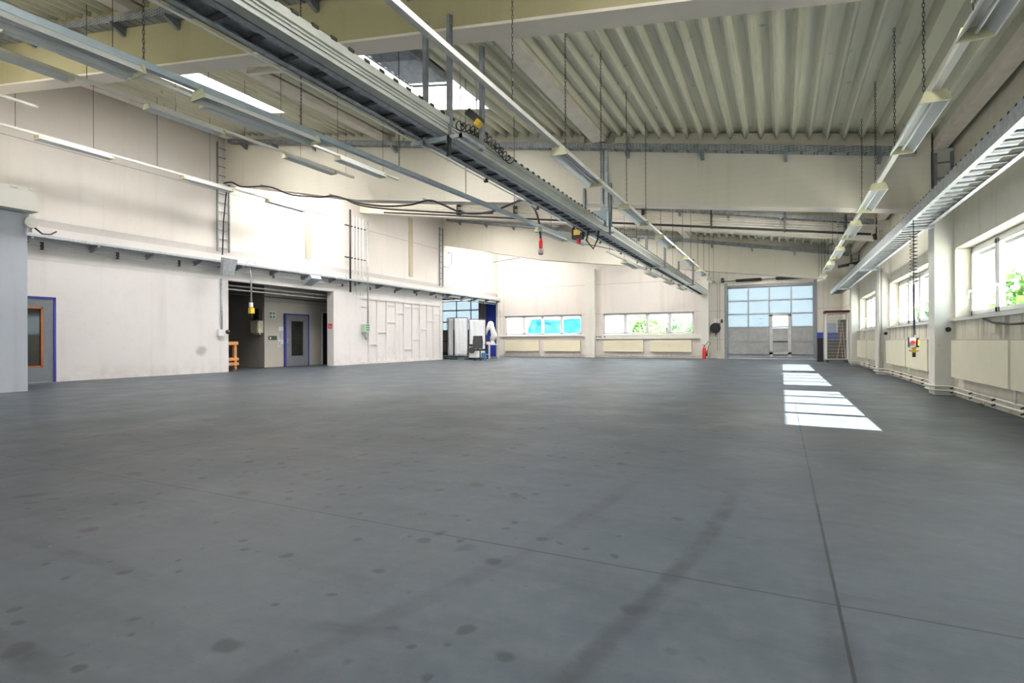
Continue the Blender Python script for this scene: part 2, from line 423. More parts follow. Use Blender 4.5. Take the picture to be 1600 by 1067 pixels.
for k, (a, b_, c, d) in enumerate(FW):
    portal(((a + b_) / 2, -7.05, (c + d) / 2), (PI / 2, 0, 0), b_ - a, d - c)
    o = thing('window_%d' % (10 + k), ((a + b_) / 2, -6.9, c), 'glazed opening behind the viewer, %s' % ('left', 'right')[k], 'window', None, 'structure')  # unseen opening, added for fill light
    m = B()
    for t in range(6): xx = a + (b_ - a) * t / 5; m.box(xx - .03, xx + .03, -6.9, -6.83, c, d)
    for t in range(4): zz = c + (d - c) * t / 3; m.box(a, b_, -6.9, -6.83, zz - .03, zz + .03)
    m.build('window_frame', 'upvc', o)
    B().box(a, b_, -6.87, -6.865, c, d).build('pane', 'glass', o)
# left wall: upper, ledge, lower
b = B().box(XL - .3, XL, -7, YB + .35, 4.16, zr(XL) + .3)
struct(b, 'wall_left', 'wall_left', 'pale upper left wall above the long ledge')
b = B()
b.box(XL - .3, XL, -7, 6.02, 0, 3.3); b.box(XL - .3, XL, 6.02, 7.52, 2.16, 3.3); b.box(XL - .3, XL, 7.52, 12.42, 0, 3.3)
struct(b, 'wall_left_lower', 'wall_low', 'white lower left wall with a grey smudge left of the alcove opening')
# ledge: stepped concrete girder
b = B()
top = [(XL - .3, 4.16), (XL, 4.16), (XL, 4.10), (XL - .13, 3.93), (XL - .13, 3.88), (XL + .20, 3.86), (XL + .20, 3.66), (XL + .01, 3.62)]
b.prism(top + [(XL + .01, 3.08), (XL - .3, 3.08)], 'y', -7, 25.4)
b.prism(top + [(XL - .3, 3.62)], 'y', 25.4, YB)
struct(b, 'trim_2', 'ledge', 'long projecting concrete ledge running along the left wall', 'ledge')
struct(B().box(XL + .10, XL + .14, 25.45, 31.8, 3.46, 3.60), 'trim_3', 'white', 'white sheet lintel above the rear left opening', 'trim')
struct(B().box(XL - .3, XL + .06, 17.2, 18.6, 0, 3.1), 'wall_left_pier', 'wall_low', 'white pier between the alcove opening and the ribbed panels')
b = B(); b.box(XL - .3, XL - .06, 18.6, 25.4, 0, 3.1)
b.box(XL - .06, XL, 18.6, 18.95, 0, 3.1); b.box(XL - .06, XL + .03, 25.2, 25.4, 0, 3.1)
ribs = [19.46, 20.05, 20.72, 21.41, 22.04, 22.73, 23.38, 24.01, 24.6]
for y in ribs: b.box(XL - .06, XL, y - .045, y + .045, .12, 2.95)
b.box(XL - .06, XL + .01, 18.95, 25.2, 0, .1); b.box(XL - .06, XL + .0, 18.95, 25.2, 2.9, 3.1)
edges = [18.95] + ribs + [25.2]
for k, z in enumerate((2.55, .85, 1.42, 1.9, 2.35, .6, 1.08, 1.6, 2.05, 2.45)):
    b.box(XL - .06, XL - .01, edges[k] + .05, edges[k + 1] - .05, z, z + .04)
    if k in (3, 6, 5): b.box(XL - .06, XL - .02, edges[k] + .08, edges[k + 1] - .08, 2.7, 2.73)
struct(b, 'wall_left_ribbed', 'wall_low', 'white ribbed panel wall with short horizontal battens left of the rear opening')
# alcove and rear annex
AX = -18.2
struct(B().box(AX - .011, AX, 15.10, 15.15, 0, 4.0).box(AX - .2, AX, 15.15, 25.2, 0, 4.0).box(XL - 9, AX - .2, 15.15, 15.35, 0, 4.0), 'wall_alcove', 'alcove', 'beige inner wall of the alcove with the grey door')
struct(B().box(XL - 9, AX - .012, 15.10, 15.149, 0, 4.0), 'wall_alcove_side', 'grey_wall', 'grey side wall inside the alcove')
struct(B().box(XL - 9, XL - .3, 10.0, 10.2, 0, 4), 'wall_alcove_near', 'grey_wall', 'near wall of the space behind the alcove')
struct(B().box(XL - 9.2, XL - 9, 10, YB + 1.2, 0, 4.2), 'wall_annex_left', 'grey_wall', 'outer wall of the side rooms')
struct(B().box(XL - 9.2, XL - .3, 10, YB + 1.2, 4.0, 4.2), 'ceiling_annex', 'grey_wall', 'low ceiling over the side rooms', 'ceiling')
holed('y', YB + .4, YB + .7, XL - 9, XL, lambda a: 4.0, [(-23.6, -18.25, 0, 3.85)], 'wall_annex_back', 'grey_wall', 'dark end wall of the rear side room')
struct(B().box(-17.55, XL - .02, YB + .0, YB + .06, 0, 3.7), 'trim_4', 'blue', 'tall blue painted strip at the right edge of the rear opening', 'trim')
struct(B().box(-40, 60, -25, 80, -.5, -.16), 'ground', wall_mat('pale_yard', (.52, .51, .47), dirt=.3), 'pale yard outside the hall', 'ground')

# roof sheet with openings for the rooflights
def ceiling():
    b = B(); pitch = .29; xs = []; x = XL - .3; k = 0
    prof = [(0, 0), (.035, 0), (.085, .14), (.235, .14), (.285, 0)]
    x = XL - .5
    while x < XR + .4:
        for dx, dz in prof[:-1]: xs.append((x + dx, dz))
        x += pitch
    ycuts = sorted({-7.0, YB + .6} | {s_[2] for s_ in SKY} | {s_[3] for s_ in SKY})
    for (xa, za), (xb, zb) in zip(xs, xs[1:]):
        xm = (xa + xb) / 2
        for ya, yb in zip(ycuts, ycuts[1:]):
            ym = (ya + yb) / 2
            if any(s_[0] < xm < s_[1] and s_[2] < ym < s_[3] for s_ in SKY): continue
            i = len(b.v); b.v += [(xa, ya, zr(xa) + za), (xb, ya, zr(xb) + zb), (xb, yb, zr(xb) + zb), (xa, yb, zr(xa) + za)]; b.f.append((i, i + 1, i + 2, i + 3))
            # roof build-up above the sheet (solid, keeps the daylight out)
            i = len(b.v); b.v += [(xa, ya, zr(xa) + .3), (xb, ya, zr(xb) + .3), (xb, yb, zr(xb) + .3), (xa, yb, zr(xa) + .3)]; b.f.append((i, i + 1, i + 2, i + 3))
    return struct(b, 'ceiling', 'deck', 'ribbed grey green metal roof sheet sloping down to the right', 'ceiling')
ceiling()
posd = lambda a, c: ('nearer the viewer' if c < 3 else 'in the bay before the near beam' if c < 4 else '')
for i, (a, b_, c, d) in enumerate(SKY):
    t = B(); e = .04
    for (p, q, r_, s_) in ((a - e, a, c - e, d + e), (b_, b_ + e, c - e, d + e), (a, b_, c - e, c), (a, b_, d, d + e)):
        z0, z1 = zr(p), zr(q)
        t.hexa([(p, r_, z0 - .02), (q, r_, z1 - .02), (q, s_, z1 - .02), (p, s_, z0 - .02), (p, r_, z0 + .5), (q, r_, z1 + .5), (q, s_, z1 + .5), (p, s_, z0 + .5)])
    o = t.build('rooflight_or_fill_curb', 'white', None, world=True); o.name = 'window_%d' % (20 + i)
    tag(o, 'white curbed opening in the roof sheet number %s row from the %s' % (ORD[i // 2], 'left' if i % 2 else 'right'), 'rooflight', None, 'structure')
    t = B().hexa([(a, c, zr(a) + .42), (b_, c, zr(b_) + .42), (b_, d, zr(b_) + .42), (a, d, zr(a) + .42), (a, c, zr(a) + .44), (b_, c, zr(b_) + .44), (b_, d, zr(b_) + .44), (a, d, zr(a) + .44)])
    g = t.build('glazing', 'acrylic', o)

# roof beams (deep: gable of the bay; shallow: between)
def beam(y, th, deep, name_label, face='beam'):
    top = lambda x: zr(x) + .13
    if deep: bot = [(XL, 6.31), (-10.94, 5.11), (2.45, 3.375)]
    else: bot = [(XL, 6.72), (2.45, 3.91)]
    t = B(); poly = bot + [(2.45, top(2.45)), (XL, top(XL))]
    t.prism(poly, 'y', y, y + th)
    o = t.build('roof_beam', face, None, world=True)
    tag(o, name_label, 'beam')
    s_ = B()
    for (xa, za), (xb, zb) in zip(bot, bot[1:]):
        s_.hexa([(xa, y - .004, za - .02), (xb, y - .004, zb - .02), (xb, y + th + .004, zb - .02), (xa, y + th + .004, za - .02), (xa, y - .004, za + .015), (xb, y - .004, zb + .015), (xb, y + th + .004, zb + .015), (xa, y + th + .004, za + .015)])
    s_.build('soffit', 'soffit', o)
    return o
beam(Y1 - .06, .34, False, 'dark olive concrete roof beam nearest the viewer crossing the top left', 'beam_olive_cast')
beam(Y2, .4, True, 'deep cream concrete roof beam crossing the middle of the hall')
beam(Y3, .34, False, 'shallow cream roof beam behind the deep middle beam, carrying rows of conduits')
beam(Y4, .4, True, 'deep cream roof beam nearest the far wall')
# perforated cable trays with brackets on the beam faces
def face_tray(y, x0, x1, dz, label, brs, strip=True):
    o = thing('cable_tray', (x0, y, zr(x0) - dz), label, 'cable tray')
    t = B(); za, zb = zr(x0), zr(x1)
    t.hexa([(x0, y - .2, za - dz - .13), (x1, y - .2, zb - dz - .13), (x1, y - .004, zb - dz - .13), (x0, y - .004, za - dz - .13)] + [(x0, y - .2, za - dz - .125), (x1, y - .2, zb - dz - .125), (x1, y - .004, zb - dz - .125), (x0, y - .004, za - dz - .125)])
    t.hexa([(x0, y - .2, za - dz - .13), (x1, y - .2, zb - dz - .13), (x1, y - .195, zb - dz - .13), (x0, y - .195, za - dz - .13)] + [(x0, y - .2, za - dz), (x1, y - .2, zb - dz), (x1, y - .195, zb - dz), (x0, y - .195, za - dz)])
    t.build('tray_channel', 'perf', o)
    for xb in brs:
        t = B(); z = zr(xb) - dz - .135
        t.prism([(y - .26, z), (y - .004, z), (y - .004, z - .15), (y - .05, z - .15), (y - .26, z - .05)], 'x', xb - .03, xb + .03)
        t.build('bracket', 'galv_dark', o)
face_tray(Y2, -16.3, 2.2, .17, 'grey perforated cable tray along the top of the deep middle beam', [-15.6, -14.2, -12.6, -11.1, -9.55, -7.95, -6.35, -4.65, -3.09, -1.49, .09, 1.65])
face_tray(Y1 - .06, -16.3, 2.2, .17, 'grey perforated cable tray along the olive beam nearest the viewer', [-14.8, -13.3, -11.8, -10.3, -8.8, -7.3, -5.76, -4.2, -2.7, -1.2, .3])
face_tray(Y3, -16.3, 2.4, .17, 'grey cable tray on the shallow beam behind the deep middle beam', [-3.0, -1.5, 0, 1.5])
face_tray(Y4, -16.3, 2.4, .17, 'grey cable tray along the deep beam nearest the far wall', [-15.5, -13.9, -12.3, -10.7, -9.1, -7.5, -5.9, -4.3, -2.7, -1.1, .5, 1.9])

# purlins
bays = [(-6.7, Y1 - .06, 'behind the viewer'), (Y1 + .28, Y2, 'between the olive beam and the deep middle beam'), (Y2 + .4, Y3, 'behind the deep middle beam'), (Y3 + .34, Y4, 'in front of the rear deep beam'), (Y4 + .4, YB, 'next to the far wall')]
for x0, x1, nm in ((2.48, 2.68, 'rightmost'), (-3.86, -3.58, 'middle'), (-10.0, -9.76, 'left'), (-16.3, -16.05, 'wall-side')):
    for ya, yb, w_ in bays:
        t = B(); h = .32
        t.hexa([(x0, ya, zr(x0) - h + .14), (x1, ya, zr(x0) - h + .14), (x1, yb, zr(x0) - h + .14), (x0, yb, zr(x0) - h + .14), (x0, ya, zr(x0)), (x1, ya, zr(x1)), (x1, yb, zr(x1)), (x0, yb, zr(x0))])
        tag(t.build('roof_purlin', 'purlin'), '%s pale roof purlin %s' % (nm, w_), 'purlin')
for x, side in ((-4.22, 'left'), (-3.22, 'right'), (-9.4, 'far left')):
    t = B().box(x - .13, x + .13, Y2 - .12, Y2 - .002, zr(x) - .2, zr(x) + .0)
    tag(t.build('bearing_block', 'ivory'), 'small cream bearing block on the deep middle beam, %s of the middle purlin' % side, 'block')

# columns
def col(x0, x1, y0, y1, h, label, holes=None):
    o = B().box(x0, x1, y0, y1, 0, h).build('column', 'column', None, world=True); tag(o, label, 'column')
    if holes:
        t = B(); x, y, z = holes; t.tube([(x, y - .004, z), (x, y - .001, z)], .045, 14); t.build('socket_hole', 'black', o)
col(XC, XR, Y1 - .1, Y1 + .35, zr(2.6) - .15, 'cream column on the right wall beside the viewer')
col(XC, XR, Y2, Y2 + .45, zr(2.6) - .15, 'cream column on the right wall under the deep middle beam', (2.69, Y2, 1.18))
col(XC, XR, Y3, Y3 + .45, zr(2.6) - .15, 'cream column with twin riser pipes on the right wall', (2.69, Y3, 1.18))
col(XC, XR, Y4, Y4 + .45, zr(2.6) - .15, 'cream column beside the wire cage on the right wall')
col(-10.6, -10.03, YB - .3, YB, 5.3, 'white column between the two far window bands')
col(-3.98, -3.57, YB - .3, YB, 5.2, 'cream column between the far windows and the gate')
col(-17.0 + .31, XL + .16, YB - .25, YB - .02, 3.9, 'slim white corner post in the far left corner')

# annex block at left with oversailing cap
b = B().box(XL, -14.05, -6.7, 5.83, 0, 3.68)
o = b.build('wall_annex_block', 'wall_block', None, world=True); tag(o, 'pale blue grey wall of the room at the left edge', 'wall', None, 'structure')
b = B().box(XL, -13.77, -6.7, 5.92, 3.70, 4.15)
for y in (5.1, 5.5, 5.82): b.box(-13.9, -13.76, y - .06, y + .06, 4.12, 4.16)
o = b.build('trim_5', 'column', None, world=True); tag(o, 'thick white cap over the pale room at the left edge', 'trim', None, 'structure')
t = B(); t.tube([(-14.02, 5.87, 3.5), (-13.95, 5.87, 3.5)], .12, 18); t.box(-14.05, -14.0, 5.84, 5.9, 3.3, 3.68)
tag(t.build('conduit_elbow', 'pipe', smooth=False), 'round white fitting under the cap at the left edge', 'fitting')

# ------------------------------------------------------------------ windows
def window(name, T, a0, a1, out0, label, panes=4, sill=True, sh=.10, handle=True, proud=.1):
    """T(a, out, z) -> point; out = distance outward from the room face"""
    def bx(m, a, b_, o0, o1, z0, z1):
        p = [T(a, o0, z0), T(b_, o0, z0), T(b_, o1, z0), T(a, o1, z0), T(a, o0, z1), T(b_, o0, z1), T(b_, o1, z1), T(a, o1, z1)]; m.hexa(p)
    root = thing(name, T((a0 + a1) / 2, 0, WZ0), label, 'window', None, 'structure')
    f0, f1 = out0, out0 + .07; z0, z1 = WZ0 + .01, WZ1 - .005
    m = B(); bx(m, a0, a1, f0, f1, z0, z0 + .05); bx(m, a0, a1, f0, f1, z1 - .05, z1); bx(m, a0, a0 + .05, f0, f1, z0, z1); bx(m, a1 - .05, a1, f0, f1, z0, z1)
    pw = (a1 - a0 - .1) / panes
    for k in range(1, panes): bx(m, a0 + .05 + k * pw - .03, a0 + .05 + k * pw + .03, f0 - .014, f1, z0 + .05, z1 - .05)
    m.build('window_frame', 'upvc', root)
    for k in range(panes):
        p, q = a0 + .05 + k * pw + (.03 if k else 0), a0 + .05 + (k + 1) * pw - (.03 if k < panes - 1 else 0)
        m = B(); i0, i1 = f0 - .02, f1 - .02; e = .065
        for (aa, bb, c, d) in ((p, q, z0 + .05, z0 + .05 + e), (p, q, z1 - .05 - e, z1 - .05), (p, p + e, z0 + .05, z1 - .05), (q - e, q, z0 + .05, z1 - .05)): bx(m, aa, bb, i0, i1, c, d)
        sa = m.build('sash', 'upvc', root)
        m = B(); bx(m, p + e, q - e, f0 + .01, f0 + .014, z0 + .05 + e, z1 - .05 - e); m.build('pane', 'glass', sa)
        if handle:
            m = B(); hx = q - e / 2 if k % 2 else q - e / 2
            bx(m, hx - .012, hx + .012, i0 - .04, i0, 1.82, 1.86); bx(m, hx - .01, hx + .01, i0 - .05, i0 - .035, 1.72, 1.86); m.build('handle', 'upvc', sa)
    m = B(); bx(m, a0 + .03, a1 - .03, f1 + .02, f1 + .05, z1 - .05 - sh, z1 + .0)
    m.build('roller_shutter', 'shutter', root)
    if sill:
        m = B(); bx(m, a0 - .12, a1 + .12, -.07, f0, WZ0 - .045, WZ0); m.build('window_sill', 'sill', root)
    return root
TR = lambda a, o, z: (XR + o, a, z)
TB = lambda a, o, z: (a, YB + o, z)
for k, (a, b_) in enumerate(RW):
    window('window_%d' % (k + 1), TR, a, b_, .23, ['nearest visible white four pane window on the right wall', 'white four pane window behind the hanging switch pendant', 'farthest white window on the right wall past the riser pipes'][k])
    portal((XR + .36, (a + b_) / 2, (WZ0 + WZ1) / 2), (0, PI / 2, 0), WZ1 - WZ0, b_ - a)
window('window_5', TB, *BW[0], .08, 'left far window band with the blue tarpaulin outside', sill=False, sh=.02, handle=False)
window('window_6', TB, *BW[1], .08, 'right far window band with pale trees outside', sill=False, sh=.02, handle=False)
for a, b_ in BW: portal(((a + b_) / 2, YB + .37, (WZ0 + WZ1) / 2), (-PI / 2, 0, 0), b_ - a, WZ1 - WZ0)
tag(B().box(-16.6, -10.65, YB - .13, YB, 1.29, 1.335).build('window_shelf', 'sill'), 'thin white shelf under the left far window band', 'shelf')
o = B().box(-10.03, -3.99, YB - .12, YB, 1.10, 1.345).build('cable_duct', 'sill'); tag(o, 'boxy cream cable duct under the right far window band', 'duct')
for k, x in enumerate((-9.95, -9.8, -9.7, -9.45)): B().box(x - .04, x + .04, YB - .125, YB - .12, 1.2, 1.27).build('socket', 'darkmetal', o)

# radiators
def radiator(T, a0, a1, z0, z1, label, valve_side=1):
    def bx(m, a, b_, o0, o1, c, d): m.hexa([T(a, o0, c), T(b_, o0, c), T(b_, o1, c), T(a, o1, c), T(a, o0, d), T(b_, o0, d), T(b_, o1, d), T(a, o1, d)])
    r = thing('radiator', T((a0 + a1) / 2, -.05, z0), label, 'radiator')
    m = B(); bx(m, a0, a1, -.15, -.135, z0, z1); bx(m, a0 + .01, a1 - .01, -.135, -.04, z0 + .02, z1 - .01); m.build('panel', 'radiator', r)
    m = B()
    n = int((a1 - a0) / .05)
    for k in range(n): bx(m, a0 + .02 + k * .05, a0 + .045 + k * .05, -.134, -.05, z1 - .009, z1 + .004)
    m.build('top_grille', 'rad_grill', r)
    m = B(); bx(m, a0 - .006, a0 + .0, -.15, -.04, z0, z1); m.build('side_panel', 'radiator', r)
    m = B(); bx(m, a1, a1 + .006, -.15, -.04, z0, z1); m.build('side_panel', 'radiator', r)
    e = a1 if valve_side > 0 else a0; s_ = 1 if valve_side > 0 else -1
    m = B(); p0 = Vector(T(e + .035 * s_, -.08, z0 + .02)); p1 = Vector(T(e + .035 * s_, -.08, .17)); m.tube([p0, p1], .012, 8); m.ball(T(e + .035 * s_, -.09, z0 + .03), .03)
    m.build('valve', 'white', r, True)
    return r
for k, (lo, hi) in enumerate(RW):
    w_ = ['in the nearest bay', 'behind the switch pendant', 'in the farthest window bay'][k]
    radiator(TR, hi - 3.02, hi - .4, .36, .99, 'cream radiator on the right wall %s, far one of the pair' % w_, -1)
    radiator(TR, hi - 5.2, hi - 3.12, .36, .99, 'cream radiator on the right wall %s, near one of the pair' % w_, -1)
for (a, b_, l) in ((-16.1, -13.72, 'leftmost'), (-13.4, -11.0, 'second from the left'), (-9.53, -7.17, 'third from the left'), (-6.77, -4.5, 'rightmost')):
    radiator(TB, a, b_, .36, 1.03, 'long low cream radiator on the far wall, %s' % l)
# heating pipes with clips
def heat_pipe(pts, r, label, mat='pipe', clips=()):
    o = thing('heating_pipe', pts[0], label, 'pipe')
    B().tube(pts, r, 8).build('pipe_run', mat, o, True)
    for c in clips: B().tube([Vector(c[0]), Vector(c[0]) + Vector(c[1])], r * .8, 8).build('pipe_clip', 'darkmetal', o)
for z, nm in ((.165, 'upper'), (.09, 'lower')):
    pts = []; x = 2.70; xo = 2.45
    y = -6.5; pts.append((x, y, z))
    for yc in (Y1 - .1, Y2, Y3, Y4):
        pts += [(x, yc - .12, z), (xo, yc - .07, z), (xo, yc + .5, z), (x, yc + .56, z)]
    pts.append((x, YB, z))
    clips = [((x, yy, z), (-.055, -.01, -.02)) for yy in [Y1 + 1.0 + 1.05 * k for k in range(6)] + [Y2 + .75 + 1.15 * k for k in range(5)] + [Y3 + .8 + 1.2 * k for k in range(4)]]
    heat_pipe(pts, .017, '%s of the twin heating pipes running low along the right wall' % nm, clips=clips)
heat_pipe([(-16.6, YB - .06, .13), (-10.65, YB - .06, .13)], .016, 'heating pipe low on the far wall under the left windows', clips=[((xx, YB - .06, .13), (0, -.01, .08)) for xx in (-16.1, -14.6, -13.0, -11.4)])
heat_pipe([(-9.98, YB - .06, .13), (-4.0, YB - .06, .13)], .016, 'heating pipe low on the far wall under the right windows', clips=[((xx, YB - .06, .13), (0, -.01, .08)) for xx in (-9.7, -8.2, -7.0, -5.6)])
for xx, nm in ((2.535, 'left'), (2.605, 'right')):
    heat_pipe([(xx, Y3 - .03, .1), (xx, Y3 - .03, 4.15)], .02, '%s riser pipe on the column with the twin pipes' % nm, clips=[((xx, Y3 - .03, zz), (0, -.002, .03)) for zz in (.75, 2.0)])

# ------------------------------------------------------------------ gate
def gate(name, x0, x1, ztop, y, cols, rows, solid, label, frame='alu', pane='doorpane', wicket=None):
    g = thing(name, ((x0 + x1) / 2, y, 0), label, 'gate', None, 'structure')
    m = B(); m.box(x0 - .12, x0 + .04, y - .1, y, 0, ztop + .1); m.box(x1 - .04, x1 + .12, y - .1, y, 0, ztop + .1); m.build('guide_rail', 'galv_dark', g)
    m = B()
    for r in rows: m.box(x0, x1, y, y + .05, r - .035, r + .035)
    for k, c in enumerate(cols):
        m.box(c - .028, c + .028, y + .002, y + .048, rows[0], rows[-1])
    m.box(x0, x1, y, y + .05, .01, rows[0]); m.box(x0, x1, y, y + .05, rows[-1], ztop)
    m.build('gate_frame', frame, g)
    for ri in range(len(rows) - 1):
        for ci in range(len(cols) - 1):
            if wicket and wicket[0] == ci and ri < wicket[1]: continue
            sol = ri < solid
            m = B().box(cols[ci] + .028, cols[ci + 1] - .028, y + .02, y + .03, rows[ri] + .035, rows[ri + 1] - .035)
            m.build('solid_panel' if sol else 'pane', 'gatepanel' if sol else pane, g)
    return g
GY = YB + .3
gc = [-2.63, -1.6, -.57, .473, 1.485]; gr = [.24, .93, 1.69, 2.40, 3.12, 3.84]
g = gate('door_1', GX0 + .05, GX1 - .03, 4.0, GY, gc, gr, 2, 'grey sectional gate with a glazed upper half and a wicket door', wicket=(2, 3))
m = B(); wx0, wx1 = -.56, .465
for (a, b_, c, d) in ((wx0, wx0 + .15, .1, 2.36), (wx1 - .15, wx1, .1, 2.36), (wx0, wx1, 2.27, 2.38), (wx0, wx1, .24, .36)): m.box(a, b_, GY - .03, GY + .05, c, d)
m.build('wicket_frame', plain('pale_wicket_frame', (.60, .60, .58), .4, .1), g)
for z0, z1, mt, nm in ((.36, .90, 'gatepanel', 'solid_panel'), (.95, 1.64, 'gatepanel', 'solid_panel'), (1.74, 2.25, 'glass', 'pane')):
    B().box(wx0 + .15, wx1 - .15, GY + .0, GY + .01, z0, z1).build(nm, mt, g)
m = B()
for z in (.92, 1.69): m.box(wx0 + .15, wx1 - .15, GY - .02, GY + .03, z - .03, z + .03)
m.build('wicket_rail', 'alu_dark', g)
# small lettering strips on one pane
m = B(); 
for z, n_ in ((2.13, 4), (1.88, 4)):
    for k in range(n_): m.box(-1.08 + k * .05, -1.045 + k * .05, GY + .012, GY + .018, z, z + .035)
m.build('lettering', 'darkmetal', g)
# torsion springs and cables
o = thing('spring_shaft', (-.5, GY - .2, 4.2), 'black torsion spring shaft above the sectional gate', 'spring shaft')
B().tube([(GX0 - .15, GY - .2, 4.22), (GX1 + .1, GY - .2, 4.27)], .018, 8).build('shaft', 'darkmetal', o)
for a, b_ in ((-2.2, -.95), (-.25, 1.0)): 
    m = B(); L = b_ - a; pts = [(a + L * k / 300, GY - .2 + .065 * math.cos(k * 1.05), 4.225 + (a + L * k / 300 + 2.7) * .011 + .065 * math.sin(k * 1.05)) for k in range(301)]
    m.tube(pts, .02, 5); m.build('spring', 'black', o)
for xx, h in ((GX0 - .15, 4.15), (GX1 + .08, 4.15)): B().box(xx - .07, xx + .07, GY - .3, GY - .1, h, h + .25).build('bearing_plate', 'darkmetal', o)
m = B(); m.tube([(GX0 - .42, GY - .16, .45), (GX0 - .42, GY - .16, 4.2)], .008, 6).tube([(GX0 - .30, GY - .16, .45), (GX0 - .30, GY - .16, 4.2)], .008, 6)
tag(m.build('hoist_chain', 'darkmetal'), 'dark hand chain loop hanging left of the sectional gate', 'chain')
tag(B().box(GX0 - .25, GX0 - .15, GY - .15, GY - .06, 1.95, 2.15).build('gate_switch', 'black'), 'small black switch box on the left gate post', 'switch')
# side room gate
gate('door_2', -23.6, -18.3, 3.8, YB + .45, [-23.5, -22.4, -21.3, -20.15, -19.0, -18.36][:6], [.2, 1.0, 1.75, 2.33, 3.12, 3.78], 2, 'dark framed glazed gate seen through the rear left opening', 'alu_dark')
portal(((GX0 + GX1) / 2, YB + .6, 2.8), (-PI / 2, 0, 0), 4.1, 2.2)
portal((-21, YB + .75, 2.8), (-PI / 2, 0, 0), 5.2, 2.2)

# ------------------------------------------------------------------ left side doors
def leaf_door(name, y0, y1, ztop, x, label, beads, louvre):
    d = thing(name, (x, (y0 + y1) / 2, 0), label, 'door', None, 'structure')
    m = B(); m.box(x - .08, x + .02, y0, y0 + .05, 0, ztop); m.box(x - .08, x + .02, y1 - .05, y1, 0, ztop); m.box(x - .08, x + .02, y0, y1, ztop - .05, ztop); m.build('door_frame', 'blue_frame', d)
    a, b_ = y0 + .05, y1 - .05; ga, gb = y0 + .27, y1 - .27; gz0, gz1 = .38, ztop - .26
    m = B(); X0, X1 = x - .05, x
    for p, q, z0, z1 in ((a, ga, .01, ztop - .05), (gb, b_, .01, ztop - .05), (ga, gb, .01, gz0), (ga, gb, gz1, ztop - .05)): m.box(X0, X1, p, q, z0, z1)
    m.build('door_leaf', 'doorgrey', d)
    m = B(); e = .045
    for p, q, z0, z1 in ((ga, ga + e, gz0, gz1), (gb - e, gb, gz0, gz1), (ga, gb, gz0, gz0 + e), (ga, gb, gz1 - e, gz1)): m.box(X0 + .01, X1 + .008, p, q, z0, z1)
    m.build('glazing_bead', beads, d)
    p_ = B().box(X0 + .01, X0 + .02, ga + e, gb - e, gz0 + e, gz1 - e).build('pane', 'darkglass', d)
    if louvre:
        m = B()
        for k in range(22): z = gz0 + .06 + k * (gz1 - gz0 - .1) / 22; m.box(X1 - .02, X1 - .012, ga + e, gb - e, z, z + .012)
        for k in range(1, 6): yy = ga + e + k * (gb - ga - 2 * e) / 6; m.box(X1 - .02, X1 - .012, yy - .005, yy + .005, gz0, gz1)
        m.build('grille', plain('dark_grille', (.035, .03, .025), .6), d)
    m = B(); hy = a + .07 if louvre else a + .07; m.box(X1, X1 + .01, hy - .02, hy + .02, .95, 1.15); m.tube([(X1 + .01, hy, 1.08), (X1 + .05, hy, 1.08), (X1 + .05, hy + .1, 1.08)], .01, 8); m.build('handle', 'alu', d)
    m = B()
    for z in (.28, ztop - .3): m.tube([(x + .01, y1 - .03, z), (x + .01, y1 - .03, z + .12)], .012, 8)
    m.build('hinge', 'blue_frame', d)
    return d
leaf_door('door_3', 6.02, 7.52, 2.16, XL - .01, 'grey glazed office door in a blue frame at the left edge', 'orange', False)
leaf_door('door_4', 16.02, 17.28, 2.16, AX + .085, 'grey door with a dark grille in a blue frame inside the alcove', 'doorgrey', True)
o = thing('door_5', (AX, 18.5, 0), 'doorway with a dark shade sheet at the right of the alcove', 'doorway', None, 'structure')
B().box(AX + .002, AX + .012, 18.12, 19.1, 0, 2.27).build('doorway_shade_sheet', plain('doorway_shade', (.02, .022, .035), .8), o)  # dark sheet on the solid wall stands for the unlit space beyond
m = B(); m.box(AX + .002, AX + .04, 18.06, 18.12, 0, 2.33); m.box(AX + .002, AX + .04, 18.06, 19.1, 2.27, 2.33); m.build('door_frame', 'pipe', o)
tag(B().box(XL - .03, XL - .022, 6.5, 6.72, 1.52, 1.95).build('paper_notice', 'paper'), 'white notice behind the glass of the office door', 'notice')
tag(B().box(XL - .03, XL - .022, 6.5, 6.7, 1.96, 2.0).build('paper_notice', 'yellow'), 'yellow strip above the white notice on the office door', 'notice')

# alcove fittings
X = AX + .002
o = thing('assembly_sign', (X, 15.45, 1.85), 'green and white square arrow sign left of the alcove door', 'sign')
B().box(X, X + .006, 15.33, 15.62, 1.93, 2.22).build('sign_plate', 'white', o)
m = B()
for dy in (0, .14):
    for dz in (0, .14):
        y0, z0 = 15.35 + dy, 1.95 + dz; m.box(X + .006, X + .009, y0, y0 + .10, z0, z0 + .10)
m.build('green_corner', 'green', o)
m = B(); cy, cz = 15.475, 2.075
for sy in (-1, 1):
    for sz in (-1, 1): m.bar((X + .011, cy + sy * .11, cz + sz * .11), (X + .011, cy + sy * .035, cz + sz * .035), .004, .014, up=(1, 0, 0))
m.build('arrow', 'white', o)
o = thing('exit_sign', (X, 15.45, 1.1), 'small dark green escape sign beside the alcove door', 'sign')
B().box(X, X + .008, 15.28, 15.68, 1.08, 1.24).build('sign_plate', plain('dark_green_plate', (.05, .09, .06), .5), o)
m = B(); m.box(X + .008, X + .011, 15.34, 15.40, 1.12, 1.2).bar((X + .01, 15.45, 1.16), (X + .01, 15.6, 1.16), .004, .02, up=(1, 0, 0)); m.build('pictogram', 'white', o)
